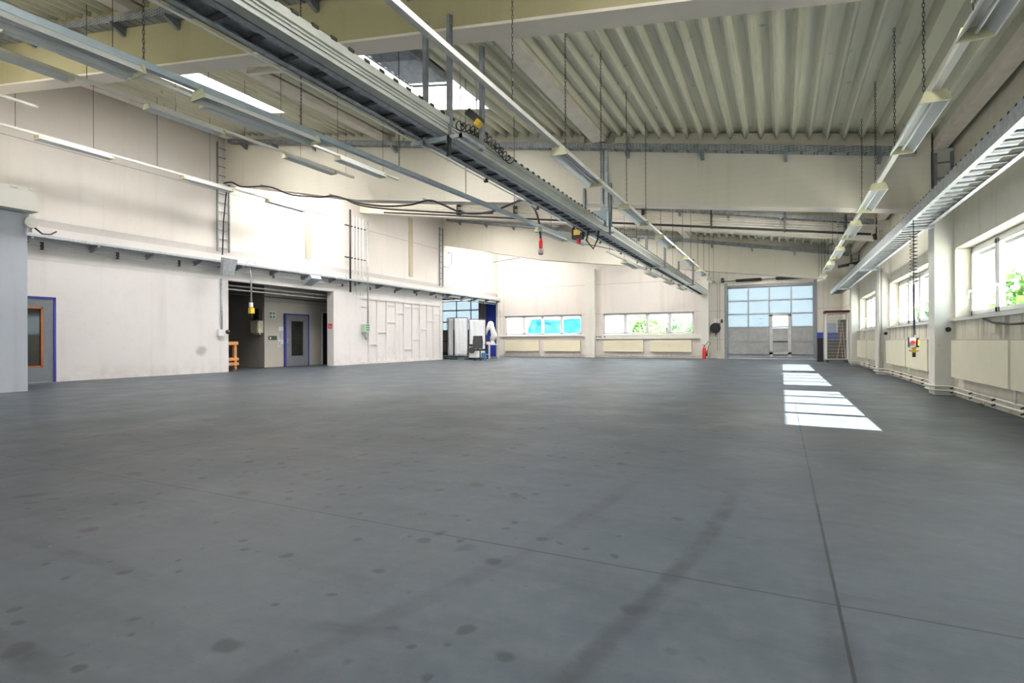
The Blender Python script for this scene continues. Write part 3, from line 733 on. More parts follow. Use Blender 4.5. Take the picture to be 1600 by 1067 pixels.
for k, (y0, y1, z0, z1, nm) in enumerate(((15.78, 15.9, 1.45, 1.62, 'top left sheet'), (15.92, 16.0, 1.45, 1.62, 'top right sheet'), (15.75, 15.95, 1.16, 1.36, 'printed middle sheet'), (15.75, 15.87, .82, 1.1, 'printed low sheet'), (15.9, 16.0, .92, 1.1, 'low right sheet'))):
    o = B().box(X, X + .004, y0, y1, z0, z1).build('wall_notice', 'paper'); tag(o, 'paper notice beside the alcove door, %s' % nm, 'notice')
    if 'printed' in nm:
        m = B()
        for j in range(4): m.box(X + .004, X + .006, y0 + .02, y1 - .02, z0 + .03 + j * .045, z0 + .05 + j * .045)
        m.build('printed_line', 'darkmetal', o)
gy = 15.098
o = thing('distribution_box', (-18.55, gy, 1.15), 'ivory electrical cabinet on the grey alcove wall', 'cabinet')
B().box(-18.72, -18.27, gy - .22, gy, 1.36, 1.83).build('cabinet_body', 'ivory', o)
B().box(-18.69, -18.30, gy - .235, gy - .22, 1.39, 1.80).build('cabinet_door', 'ivory', o)
m = B()
for k in range(3): m.tube([(-18.65 + k * .15, gy - .1, 1.36), (-18.65 + k * .15, gy - .1, 1.29)], .03, 8)
m.build('cable_gland', 'ivory', o)
tag(B().box(-18.66, -18.36, gy - .12, gy, 1.88, 2.3).build('meter_box', 'darkmetal'), 'dark meter box above the ivory cabinet', 'box')
m = B().tube([(-20.3, gy - .04, .95), (-20.3, gy - .04, 3.2)], .015, 6); o = m.build('wall_conduit', 'pipe'); tag(o, 'thin conduit on the grey alcove wall', 'conduit')
tag(B().box(-20.38, -20.22, gy - .1, gy, .72, .92).build('wall_socket', 'red'), 'dark red industrial socket on the grey alcove wall', 'socket')
# pipes under the alcove ceiling
for k, (y0, z, r, x) in enumerate(((12.6, 3.0, .035, -17.3), (12.6, 2.86, .03, -17.25), (14.0, 2.75, .02, -17.6))):
    tag(B().tube([(x, 10.2, z), (x + .05, 18.4, z - .05)], r, 8).build('alcove_pipe', 'pipe' if k < 2 else 'darkmetal', smooth=True), '%s pipe crossing the top of the alcove opening' % ('upper white', 'lower white', 'thin dark')[k], 'pipe')
for k in range(3):
    tag(B().tube([(-17.9 + k * .25, 12.4, 3.995), (-17.9 + k * .25, 14.5, 3.25 - k * .05), (-17.8 + k * .25, 16.5, 3.3), (-17.8 + k * .25, 18.4, 3.995)], .03, 7).build('cable_bundle', 'black', smooth=True), 'dark cable in the alcove ceiling, %s strand' % ('left', 'middle', 'right')[k], 'cable')
# red hydrant sign on the pier, red sign by the gate
def fire_sign(p, dx, dy, s_, label):
    o = thing('fire_sign', p, label, 'sign'); p = Vector(p); a = Vector(dx); n_ = Vector(dy)
    def slab(m, u0, u1, z0, z1, d0, d1):
        q = lambda u, d, z: p + a * u + n_ * d + Vector((0, 0, z)); m.hexa([q(u0, d0, z0), q(u1, d0, z0), q(u1, d1, z0), q(u0, d1, z0), q(u0, d0, z1), q(u1, d0, z1), q(u1, d1, z1), q(u0, d1, z1)])
    m = B(); slab(m, -s_ / 2, s_ / 2, 0, s_, 0, .006); m.build('sign_plate', 'red', o)
    m = B(); slab(m, -s_ * .2, -s_ * .02, s_ * .15, s_ * .7, .006, .009); slab(m, -s_ * .14, -s_ * .08, s_ * .7, s_ * .82, .006, .009); slab(m, -s_ * .14, s_ * .1, s_ * .78, s_ * .84, .006, .009); slab(m, s_ * .18, s_ * .32, s_ * .15, s_ * .5, .006, .009); m.build('pictogram', 'white', o)
fire_sign((XL - .12, 17.19, 1.55), (1, 0, 0), (0, -1, 0), .2, 'small red fire sign on the pier beside the alcove opening')
fire_sign((-3.12, YB + .215, 1.72), (1, 0, 0), (0, -1, 0), .22, 'red and white fire equipment sign left of the gate')
tag(B().box(-3.36, -3.0, YB + .21, YB + .218, 1.99, 2.2).build('wall_notice', 'paper'), 'faded notice above the red sign left of the gate', 'notice')

# wooden trolley half hidden by the alcove corner
o = thing('wooden_trolley', (-17.5, 12.85, 0), 'orange wooden trolley peeking out at the alcove corner', 'trolley')
for (x, y) in ((-17.1, 12.95), (-18.2, 12.95), (-17.1, 12.5), (-18.2, 12.5)): B().box(x - .05, x + .05, y - .05, y + .05, .12, .98).build('post', 'wood', o)
B().box(-18.3, -17.0, 12.44, 13.02, .9, 1.02).build('top_rail', 'wood', o)
m = B(); 
for z in (.2, .36): m.box(-18.3, -17.0, 12.42, 13.04, z, z + .1)
m.build('bottom_board', 'wood', o)
for (x, y) in ((-17.1, 12.95), (-18.2, 12.95), (-17.1, 12.5), (-18.2, 12.5)): B().tube([(x, y - .03, .08), (x, y + .03, .08)], .08, 12).build('castor', 'wood', o)

# ------------------------------------------------------------------ left ledge installations
def ledge_tray(y0, y1, label):
    o = thing('cable_tray', (XL + .2, y0, 3.7), label, 'cable tray')
    m = B(); m.box(XL + .01, XL + .42, y0, y1, 3.57, 3.585); m.box(XL + .405, XL + .42, y0, y1, 3.57, 3.65); m.build('tray_channel', 'galv', o)
    y = y0 + .9
    while y < y1:
        m = B().prism([(XL + .01, 3.565), (XL + .44, 3.565), (XL + .44, 3.53), (XL + .06, 3.42), (XL + .01, 3.42)], 'y', y - .03, y + .03); m.build('bracket', 'galv_dark', o); y += 1.45
ledge_tray(5.95, 31.5, 'long galvanised cable tray under the ledge of the left wall')
def clip_conduit(x, z, y0, y1, label):
    o = thing('conduit', (x, y0, z), label, 'conduit')
    B().tube([(x, y0, z), (x, y1, z)], .016, 6).build('conduit_pipe', 'white', o, True)
    y = y0 + 1.2
    while y < y1: B().box(x - .02, x + .03, y - .03, y + .03, z - .05, z + .06).build('clip', 'darkmetal', o); y += 1.75
clip_conduit(XL + .06, 3.38, 6.0, 31.5, 'white conduit with black clips below the tray on the left wall')
clip_conduit(XL + .06, 3.46, 6.0, 12.2, 'upper thin white conduit left of the alcove opening')
# lamps/boxes on the ledge
def floodlight(y, z, label, tilt):
    o = thing('floodlight', (XL + .45, y, z), label, 'floodlight')
    c = Vector((XL + .56, y, z)); u = Vector((math.sin(tilt), 0, math.cos(tilt))); r = Vector((0, 1, 0)); d = Vector((math.cos(tilt), 0, -math.sin(tilt)))
    m = B(); q = lambda a, b_, e: c + r * a + u * b_ + d * e
    m.hexa([q(-.2, -.27, 0), q(.2, -.27, 0), q(.2, -.27, .14), q(-.2, -.27, .14), q(-.25, .27, 0), q(.25, .27, 0), q(.25, .27, .14), q(-.25, .27, .14)]); m.build('housing', 'galv', o)
    B().bar(q(0, 0, 0), (XL + .12, y, z), .06, .03).build('arm', 'galv_dark', o)
floodlight(11.95, 3.46, 'tilted galvanised metal box on the ledge beside the tall cable ladder', .25)
floodlight(15.5, 3.40, 'galvanised metal box lamp over the alcove opening', 1.1)
# tall cable ladders
def ladder(x, y0, y1, z0, z1, label, axis='y', step=.3):
    o = thing('cable_ladder', (x, y0, z0), label, 'cable ladder')
    for e in (y0, y1):
        m = B()
        if axis == 'y': m.box(x, x + .06, e - .02, e + .02, z0, z1)
        else: m.box(e - .02, e + .02, x - .06, x, z0, z1)
        m.build('side_rail', 'galv_dark', o)
    z = z0 + .1
    while z < z1:
        m = B()
        if axis == 'y': m.box(x + .02, x + .04, y0, y1, z, z + .025)
        else: m.box(y0, y1, x - .04, x - .02, z, z + .025)
        m.build('rung', 'galv_dark', o); z += step
ladder(XL + .02, 12.0, 12.42, 4.0, 7.6, 'tall dark cable ladder on the left wall at the end of the deep middle beam')
ladder(XL + .02, 25.1, 25.42, 4.0, 7.2, 'tall dark cable ladder on the left wall near the rear opening')
ladder(Y2 - .02, 2.5, 2.74, 3.5, 4.35, 'short dark cable ladder on top of the right column under the middle beam', 'x', .28)
ladder(Y4 - .02, 2.5, 2.74, 3.5, 4.35, 'short dark cable ladder on top of the right column beside the wire cage', 'x', .28)
tag(B().tube([(XL + .07, 12.15, 3.7), (XL + .07, 12.2, 5.0), (XL + .08, 12.3, 6.0)], .02, 6).build('ladder_cable', 'black', smooth=True), 'black cable climbing inside the cable ladder at the middle beam', 'cable')
# rusty joint strips
tag(B().box(XL + .001, XL + .03, 15.75, 16.03, 4.25, 6.2).build('joint_strip', 'rust'), 'rust stained vertical joint strip on the upper left wall, nearer one', 'strip')
tag(B().box(XL + .001, XL + .03, 22.4, 22.72, 4.25, 7.2).build('joint_strip', 'rust'), 'rust stained vertical joint strip on the upper left wall, farther one', 'strip')
# vertical pipes at the pier
for k, (y, r, mt, z0) in enumerate(((17.95, .04, 'black', 3.1), (18.15, .022, 'white', 3.0), (18.35, .022, 'white', 3.0), (18.55, .022, 'white', 3.0), (18.75, .022, 'white', 3.0), (19.05, .03, 'galv', 1.8))):
    o = B().tube([(XL + .28, y, z0), (XL + .28, y, 6.35 if k else 6.6)], r, 8).build('riser_pipe', mt, smooth=True)
    tag(o, ['thick black riser pipe above the pier', 'white riser tube next to the black riser', 'second white riser tube above the pier', 'third white riser tube above the pier', 'fourth white riser tube above the pier', 'long grey conduit running down to the green box'][k], 'pipe')
for z, nm in ((5.9, 'upper'), (4.55, 'lower')):
    tag(B().box(XL + .2, XL + .25, 17.7, 18.95, z, z + .05).build('pipe_rack', 'darkmetal'), '%s dark rack bar holding the riser pipes above the pier' % nm, 'rack bar')
o = thing('switch_box', (XL + .1, 19.05, 1.4), 'pale green switch box on the white pier below the grey conduit', 'switch box')
B().box(XL + .02, XL + .24, 18.9, 19.2, 1.42, 1.78).build('box_body', 'boxgreen', o)
for z in (1.5, 1.6, 1.7): B().box(XL + .24, XL + .25, 19.0, 19.17, z, z + .04).build('button', 'green', o)
m = B().tube([(XL + .13, 19.05, 1.42), (XL + .16, 19.0, 1.25), (XL + .12, 19.1, 1.1)], .04, 8); m.build('cable_tail', 'galv', o, True)
# conduit with sockets left of the alcove
o = thing('socket_drop', (XL + .03, 12.2, 1.2), 'grey conduit drop with small sockets left of the alcove opening', 'conduit')
B().tube([(XL + .03, 12.15, 1.35), (XL + .03, 12.15, 3.1)], .03, 8).build('conduit_pipe', 'galv', o, True)
B().box(XL, XL + .1, 12.0, 12.18, 1.2, 1.42).build('socket_box', 'white', o)
B().ball((XL + .12, 12.3, 1.34), .07).build('plug', 'darkmetal', o)
# pendant control over the alcove
o = thing('pendant_control', (XL + .3, 13.05, 2.3), 'yellow pendant control hanging by a grey cable in the alcove opening', 'pendant control')
B().tube([(XL + .3, 13.0, 3.585), (XL + .3, 13.06, 3.3), (XL + .32, 13.06, 2.4)], .03, 8).build('cable', 'galv', o, True)
B().box(XL + .26, XL + .38, 12.98, 13.14, 1.98, 2.18).build('control_box', 'yellow', o)
B().box(XL + .27, XL + .36, 13.0, 13.1, 2.2, 2.36).build('gland', 'white', o)
B().tube([(XL + .32, 13.07, 1.95), (XL + .32, 13.07, 1.82)], .03, 8).build('hook', 'black', o)
# cable loops on the ledge
for k, y in enumerate((13.0, 14.2, 15.2, 16.9, 17.4)):
    m = B(); m.tube([(XL + .37, y - .25, 3.585), (XL + .42, y - .1, 3.8), (XL + .42, y + .1, 3.76), (XL + .37, y + .28, 3.585)], .012, 5)
    tag(m.build('cable_loop', 'white' if k % 2 else 'galv', smooth=True), 'loose cable loop on the ledge tray, %s from the tall ladder' % ORD[k], 'cable')

# ------------------------------------------------------------------ overhead: lamp rails
def chain(b, x, y, z0, z1, linked):
    if not linked: b.tube([(x, y, z0), (x, y, z1)], .006, 4); return
    n_ = int((z1 - z0) / .045); 
    for k in range(n_):
        z = z0 + .022 + k * (z1 - z0) / n_; h = .032; w_ = .011; pts = []
        for t in range(6):
            a = 2 * PI * t / 6; u, v = math.sin(a) * w_, math.cos(a) * h
            pts.append((x + u, y, z + v) if k % 2 else (x, y + u, z + v))
        b.tube(pts, .0038, 3, closed=True)
def trough(T, w=.105, wt=.035, h=.085):
    pass
LAMP = None
def make_lamp():
    r = thing('fluorescent_lamp', (0, 0, 0), None, 'lamp')
    m = B(); L = 1.56; w, wt, h, t = .105, .035, .085, .004
    def slab(p, q):
        (x0, z0), (x1, z1) = p, q; m.hexa([(x0, 0, z0), (x1, 0, z1), (x1, L, z1), (x0, L, z0), (x0, 0, z0 + t), (x1, 0, z1 + t), (x1, L, z1 + t), (x0, L, z0 + t)])
    slab((-w, -h), (-wt, 0)); slab((-wt, 0), (wt, 0)); slab((wt, 0), (w, -h)); slab((-w - .012, -h), (-w, -h)); slab((w, -h), (w + .012, -h))
    m.build('reflector', 'refl', r)
    m = B().tube([(0, .03, -.05), (0, L - .03, -.05)], .014, 10); m.build('tube', 'white', r, True)
    for y in (0, L):
        m = B().prism([(-w - .012, -h - .004), (w + .012, -h - .004), (w * .78, .012), (-w * .78, .012)], 'y', y - .012, y + .012); m.build('end_cap', 'cap', r)
    return r
def lamp_run(nm, x0, y0, z0, x1, y1, z1, starts, mat, desc, linked, cy0=None, w=.06, h=.05, ch=1.55):
    r = thing('lamp_rail', (x0, y0, z0), '%s' % desc, 'lamp rail')
    B().bar((x0, y0, z0), (x1, y1, z1), w, h).build('channel', mat, r)
    lx = lambda y: x0 + (x1 - x0) * (y - y0) / (y1 - y0); lz = lambda y: z0 + (z1 - z0) * (y - y0) / (y1 - y0)
    y = cy0 if cy0 is not None else y0 + .3
    while y < y1 - .05:
        x = lx(y); near_beam = any(a - .1 < y < a + .5 for a in (Y1, Y2, Y3, Y4))
        top = zr(x) + .02
        for a, th, deep in ((Y1 - .06, .34, 0), (Y2, .4, 1), (Y3, .34, 0), (Y4, .4, 1)):
            if a - .03 < y < a + th + .03:
                if deep: top = 5.11 - (x + 10.94) * (.1296 if x > -10.94 else .2083)
                else: top = 6.72 - (x - XL) * .1468
                top -= .01
        m = B(); chain(m, x, y, lz(y) + h / 2, top, linked); m.build('chain', 'darkmetal', r); y += ch
    ang = math.atan2(-(x1 - x0), (y1 - y0))
    for k, s_ in enumerate(starts):
        global LAMP
        if LAMP is None: LAMP = make_lamp(); o = LAMP
        else: o = copy_tree(LAMP)
        o.location = (lx(s_), s_, lz(s_) - h / 2 - .006); o.rotation_euler = (0, 0, ang)
        o['label'] = 'reflector lamp, %s from the viewer on the %s' % (ORD[k], nm); o['group'] = 'reflector lamps on the rails'
lamp_run('rail near the right wall', 1.25, .6, 3.27, 1.28, 24.3, 3.27, [3.45, 6.15, 9.4, 12.2, 15.35, 18.1, 21.2], 'rail', 'white lamp rail hanging nearest the right wall', True, 5.05)
lamp_run('rail over the hall centre', -2.5, .8, 3.44, -2.47, 25.0, 3.44, [6.43, 9.62, 12.75, 16.3, 19.4, 22.4], 'rail', 'white lamp rail over the centre, right of the big cable tray', True, 5.13)
lamp_run('blue grey rail', -5.8, 1.0, 3.75, -5.05, 15.0, 3.75, [1.7, 3.85, 12.1], 'blue_rail', 'blue grey lamp rail left of the big cable tray', True, 3.3, .075, .07, 1.9)
lamp_run('rail under the big cable tray', -4.45, 15.2, 3.55, -4.2, 29.0, 3.55, [17.0, 20.0, 23.2, 26.2], 'rail', 'white lamp rail running beside the rear part of the big cable tray', False)
lamp_run('upper rail left of the blue grey rail', -9.3, 1.5, 5.27, -9.05, 11.7, 5.27, [3.6, 6.35, 9.55], 'rail', 'white lamp rail hung high, next left of the blue grey rail', False)
lamp_run('rail third from the left wall', -11.05, 2.0, 5.6, -10.75, 11.9, 5.6, [3.6, 6.4, 9.6], 'rail', 'high white lamp rail, second from the left wall', False)
lamp_run('rail nearest the left wall', -15.2, 5.8, 5.75, -15.3, 15.6, 5.75, [6.5, 9.9, 12.8], 'rail', 'high white lamp rail closest to the left wall', False)
lamp_run('short stub rail', -14.68, 3.5, 6.2, -14.72, 6.3, 6.2, [], 'rail', 'short stub of white rail at the upper left', False, 5.5)
# short luminaires under the beam and in the rear bay
m = B().bar((-8.2, Y1 + .75, 5.62), (-6.75, Y1 + .75, 5.4), .07, .07); tag(m.build('batten_light', 'rail'), 'pale batten light mounted just behind the olive beam', 'lamp')
m = B().bar((-14.9, 28.0, 5.55), (-13.2, 28.0, 5.7), .08, .05); tag(m.build('batten_light', 'galv'), 'grey batten light near the far left corner', 'lamp')

# ------------------------------------------------------------------ big central cable tray
ty0, ty1 = .6, 31.6
o = thing('cable_trunking', (-3.85, ty0, 3.5), 'long grey cable trunking and ladder tray running down the hall centre', 'cable tray')
m = B(); m.box(-4.06, -4.04, ty0, ty1, 3.5, 3.58); m.box(-3.73, -3.71, ty0, ty1, 3.5, 3.58); m.build('side_rail', 'galv_dark', o)
m = B(); m.box(-4.05, -3.99, ty0, ty1, 3.5, 3.512); m.box(-3.80, -3.72, ty0, ty1, 3.5, 3.512); m.box(-4.04, -3.73, ty0, ty1, 3.565, 3.575); m.build('tray_bed', 'galv', o)
y = ty0 + .1; k = 0
while y < ty1 and k < 90:
    B().box(-4.04, -3.73, y, y + .05, 3.515, 3.54).build('rung', 'darkmetal', o); y += .35; k += 1
m = B(); m.box(-3.71, -3.60, ty0, ty1, 3.50, 3.62); m.box(-3.71, -3.585, ty0, ty1, 3.545, 3.555); m.box(-3.71, -3.585, ty0, ty1, 3.585, 3.592); m.build('trunking_body', 'trunk', o)
m = B(); m.box(-3.74, -3.58, ty0, ty1, 3.62, 3.70); m.build('upper_channel', 'trunk', o)
m = B(); y = ty0
while y < ty1: m.box(-3.59, -3.572, y, y + .07, 3.69, 3.72); y += .22
m.build('cover_clip', 'darkmetal', o)['kind'] = 'stuff'
m = B().tube([(-4.12, ty0, 3.5), (-4.12, ty1, 3.5)], .012, 6); m.build('side_conduit', 'white', o, True)
for y in [7.5 + 2.0 * k for k in range(12)]: B().box(-4.14, -4.09, y - .03, y + .03, 3.47, 3.52).build('clip', 'black', o)
# hanger posts
for k, (yb, th, nm) in enumerate(((Y1 - .06, .34, 'olive beam'), (Y2, .4, 'deep middle beam'), (Y3, .34, 'shallow beam'), (Y4, .4, 'rear deep beam'))):
    o = thing('tray_hanger', (-3.8, yb, 3.45), 'steel hanger frame holding the big cable tray at the %s' % nm, 'hanger')
    for (x, y, zt) in ((-3.95, yb - .04, 4.95), (-3.60, yb - .04, 4.95), (-3.42, yb + th + .1, 4.75)) if k == 0 else ((-4.12, yb - .04, 4.55), (-3.5, yb - .04, 4.6)):
        m = B(); m.box(x - .022, x + .022, y - .02, y + .02, 3.42, zt); m.box(x - .04, x + .04, y + .018, y + .026, 3.6, zt); m.build('post', 'galv_dark', o)
    B().box(-4.15, -3.4, yb - .06, yb - .02, 3.44, 3.485).build('cross_arm', 'galv', o)
    if k == 0: B().box(-3.45, -3.39, yb - .06, yb + th + .15, 3.44, 3.485).build('cross_arm', 'galv', o)
# coiled cable, dark handle, yellow switch on the tray
pts = [(-3.55 + .03 * math.sin(a * .6) , 5.75 + a * .022, 3.66 + .06 + .055 * math.sin(a * 1.9) - max(0, a - 38) * .006) for a in range(0, 52)]
pts = []
for k in range(200):
    a = k * .42; s_ = k / 199; pts.append((-3.52 + .05 * math.cos(a), 5.7 + s_ * 1.5, 3.62 + .14 * math.sin(PI * min(1, s_ * 1.1)) * .6 + .05 * math.sin(a)))
tag(B().tube(pts, .007, 5).build('coiled_cable', 'black', smooth=True), 'black coiled cable lying on the big cable tray by the near hanger', 'cable')
o = thing('hanging_handle', (-3.6, 5.6, 3.2), 'black handle with ring hanging under the near tray hanger', 'handle')
B().tube([(-3.58, 5.60, 3.22), (-3.58, 5.62, 3.445)], .028, 10).build('grip', 'black', o, True)
B().tube([(-3.58 + .03 * math.cos(t * PI / 5), 5.60, 3.19 + .03 * math.sin(t * PI / 5)) for t in range(10)], .004, 5, True).build('ring', 'galv', o)
o = thing('pull_switch', (-3.45, 6.0, 3.72), 'black and yellow switch box tilted on top of the big cable tray', 'switch box')
B().bar((-3.55, 6.0, 3.90), (-3.38, 6.05, 3.74), .1, .09).build('box_body', 'black', o); B().bar((-3.42, 5.99, 3.745), (-3.37, 6.0, 3.70), .09, .08).build('yellow_front', 'yellow', o)
for k, (x, zt) in enumerate(((-3.72, 4.5), (-3.48, 4.3))):
    m = B(); m.tube([(x, 6.1, 3.7), (x, 6.1, zt)], .008, 6); m.tube([(x + .0, 6.1, zt), (x - .03, 6.1, zt + .06), (x, 6.1, zt + .12), (x + .03, 6.1, zt + .06), (x, 6.1, zt)], .005, 5); m.ball((x, 6.1, zt - .22), .018)
    tag(m.build('hook_rod', 'galv', smooth=True), 'thin steel rod with hook above the big tray, %s of two' % ('left', 'right')[k], 'rod')
o = thing('control_station', (-3.9, 12.1, 3.2), 'yellow and black control box hanging under the tray at the middle beam', 'switch box')
B().box(-4.35, -4.1, 12.05, 12.2, 3.35, 3.6).build('box_body', 'black', o); B().box(-4.3, -4.15, 12.03, 12.05, 3.44, 3.56).build('yellow_front', 'yellow', o); B().tube([(-4.2, 12.1, 3.35), (-4.2, 12.1, 3.25)], .05, 10).build('red_plug', 'red', o)
B().tube([(-3.9, 12.1, 3.75), (-4.0, 12.05, 3.3), (-3.85, 12.1, 3.1), (-3.75, 12.1, 3.3), (-3.7, 12.1, 3.6)], .02, 6).build('cable', 'black', o, True)
o = thing('tray_end_box', (-3.9, 12.25, 3.5), 'blue grey terminal box on the tray hanger at the middle beam', 'box')
B().box(-3.86, -3.52, 12.05, 12.24, 3.6, 3.95).build('box_body', 'blue_rail', o)
tag(B().box(-3.62, -3.55, Y2 - .06, Y2 - .01, 3.95, 5.4).build('riser_channel', 'galv'), 'vertical steel channel on the middle beam face above the terminal box', 'channel')
tag(B().box(-3.72, -3.67, Y2 - .06, Y2 - .01, 3.95, 5.4).build('riser_channel', 'galv'), 'slim vertical channel just left of the steel channel on the middle beam', 'channel')

# smoke vent louvre at the bright rooflight
o = thing('louvre_vent', (-6.0, 8.3, 5.9), 'dark louvred vent unit hanging open under the right rooflight', 'louvre vent')
lx0, lx1, ly0, ly1 = -6.55, -5.56, 7.5, 8.85
m = B()
zv = lambda x: zr(x) - .04
for (a, b_, c, d) in ((lx0, lx0 + .05, ly0, ly1), (lx1 - .05, lx1, ly0, ly1), (lx0, lx1, ly0, ly0 + .05), (lx0, lx1, ly1 - .05, ly1)):
    m.hexa([(a, c, zv(a) - .1), (b_, c, zv(b_) - .1), (b_, d, zv(b_) - .1), (a, d, zv(a) - .1), (a, c, zv(a) + .12), (b_, c, zv(b_) + .12), (b_, d, zv(b_) + .12), (a, d, zv(a) + .12)])
m.build('vent_frame', 'galv_dark', o)
for k in range(7):
    y = ly0 + .12 + k * .18
    q = lambda x, yy, d: (x, yy, zv(x) + d)
    m = B().hexa([q(lx0 + .05, y, .02), q(lx1 - .05, y, .02), q(lx1 - .05, y + .17, -.11), q(lx0 + .05, y + .17, -.11), q(lx0 + .05, y, .03), q(lx1 - .05, y, .03), q(lx1 - .05, y + .17, -.10), q(lx0 + .05, y + .17, -.10)])
    m.build('louvre_blade', 'galv_dark', o)

# ------------------------------------------------------------------ tray on the right wall
o = thing('cable_tray', (2.25, 1, 3.1), 'bright galvanised ladder tray along the right wall over the windows', 'cable tray')
x0, x1, y0, y1 = 2.03, 2.44, .4, 28.9
m = B(); m.box(x0 - .012, x0, y0, y1, 3.06, 3.24); m.build('outer_rail', 'galv', o)
m = B(); m.box(x1, x1 + .012, y0, y1, 3.06, 3.14); m.box(x1 - .05, x1, y0, y1, 3.06, 3.066); m.box(x0, x0 + .05, y0, y1, 3.06, 3.066); m.build('inner_rail', 'galv', o)
m = B(); m.box(x0 + .0, x1 - .12, y0, y1, 3.12, 3.126); m.build('tray_bed', 'galv', o)
y = y0 + .1; k = 0
while y < y1 and k < 98: B().box(x0, x1, y, y + .035, 3.075, 3.10).build('rung', 'galv_dark', o); y += .29; k += 1
m = B(); y = y0
while y < y1: m.box(x0 - .016, x0 - .011, y, y + .05, 3.225, 3.245); y += .2
m.build('edge_slot', 'darkmetal', o)['kind'] = 'stuff'
for yc in (Y1, Y2, Y3, Y4):
    B().box(x0 - .02, XC, yc - .04, yc + .02, 3.0, 3.055).build('bracket_arm', 'galv', o)
# switch pendant
px, py = 2.05, 11.55
o = thing('switch_pendant', (px, py, .8), 'red and yellow emergency switch box hanging on a coiled cable from the right tray', 'switch pendant')
B().tube([(px, py, 1.05), (px, py, 2.2), (px, py, 3.2)], .008, 6).build('hanging_cable', 'darkmetal', o)
B().tube([(px + .01, py, 1.08), (px, py, 1.6), (px, py, 1.95)], .016, 8).build('cable_sleeve', 'black', o, True)
pts = [(px + .055 * math.cos(k * .5), py + .055 * math.sin(k * .5), 1.95 + k * (.85 / 170)) for k in range(170)]
B().tube(pts, .0065, 5).build('coiled_cable', 'black', o, True)
B().box(px - .07, px + .02, py - .05, py + .05, .88, 1.03).build('switch_box', 'white', o)
B().box(px + .02, px + .065, py - .05, py + .05, .87, 1.03).build('side_box', 'black', o)
m = B(); m.box(px - .078, px - .07, py - .055, py + .055, .87, 1.04); m.box(px + .04, px + .065, py - .056, py - .05, .9, 1.0); m.build('frame_trim', 'black', o)
B().tube([(px - .026, py - .05, .955), (px - .026, py - .08, .955)], .034, 16).build('red_button', 'red', o)
B().box(px + .045, px + .07, py - .065, py - .05, .9, 1.0).build('yellow_front', 'yellow', o)
m = B(); m.tube([(px - .07, py, .82), (px - .04, py, .80), (px, py, .83), (px + .04, py, .80), (px + .07, py, .82)], .012, 8); m.box(px - .03, px + .03, py - .03, py + .03, .78, .87); m.build('hook_plate', 'yellow', o)
B().box(px - .022, px + .022, py - .02, py + .02, .70, .78).build('plug', 'black', o)
# heater unit and duct at the rear right column head
o = thing('air_heater', (2.25, 25.2, 3.9), 'dark bracket with a white cylinder at the head of the rear right column', 'heater')
B().bar((2.0, 24.9, 3.85), (2.75, 25.0, 4.0), .18, .1).build('bracket', 'darkmetal', o)
B().tube([(2.45, 24.9, 3.72), (2.45, 24.9, 3.92)], .09, 12).build('cylinder', 'white', o, True)
# wall boxes, cables at the near window
o = B().box(XR - .05, XR, 10.0, 10.15, 1.1, 1.24).build('wall_socket', 'ivory'); tag(o, 'cream socket box under the nearest visible window sill', 'socket')
tag(B().tube([(XR - .03, 10.6, 1.31), (XR - .05, 10.1, 1.24), (XR - .05, 9.4, 1.2), (XR - .04, 8.0, 1.2)], .015, 6).build('sill_cable', 'darkmetal', smooth=True), 'dark cable sagging under the nearest visible window sill', 'cable')
m = B()
for k in range(14):
    a = random.uniform(0, 2 * PI); l = random.uniform(.04, .09); c = Vector((2.66, 10.35 + random.uniform(-.12, .12), .005)); d = Vector((math.cos(a) * l, math.sin(a) * l, random.uniform(.03, .07)))
    s_ = Vector((-d.y, d.x, 0)) * .15; i = len(m.v); m.v += [tuple(c), tuple(c + d * .6 + s_), tuple(c + d), tuple(c + d * .6 - s_)]; m.f.append((i, i + 1, i + 2, i + 3))
tag(m.build('weed', 'plant'), 'small green weed at the foot of the right wall', 'plant')

# ------------------------------------------------------------------ conduits on the shallow beam and hanging cables
for k, (pa, pb, r, mt, nm) in enumerate(((P(600, 319.5, 'y', 18.6), P(1374, 352, 'y', 18.6), .016, 'pipe', 'topmost'), (P(600, 322, 'y', 18.6), P(1370, 355, 'y', 18.6), .016, 'pipe', 'second'), (P(600, 326, 'y', 18.6), P(1366, 359, 'y', 18.6), .018, 'pipe', 'third'), (P(720, 337, 'y', 18.6), P(1364, 362, 'y', 18.6), .016, 'pipe', 'fourth'), (P(600, 332, 'y', 18.58), P(1361, 366, 'y', 18.58), .035, 'black', 'thick black lowest'))):
    tag(B().tube([pa, pb], r, 6).build('beam_conduit', mt, smooth=True), '%s conduit running along the shallow beam behind the middle beam' % nm, 'conduit')
for k, x in enumerate((-11.5, -9.0, -6.5, -4.2, -2.0, .1, 1.7)):
    z = 6.72 - (x - XL) * .1468
    tag(B().box(x - .02, x + .02, 18.55, Y3 - .002, z + .05, z + .62).build('conduit_clamp', 'darkmetal'), 'dark conduit clamp on the shallow beam, %s from the left' % ORD[k], 'clamp')
o = B().tube([(2.38, 18.6, 4.02), (2.42, 18.62, 3.85)], .05, 8).build('pipe_end', 'black'); tag(o, 'black pipe end at the right end of the shallow beam', 'pipe')
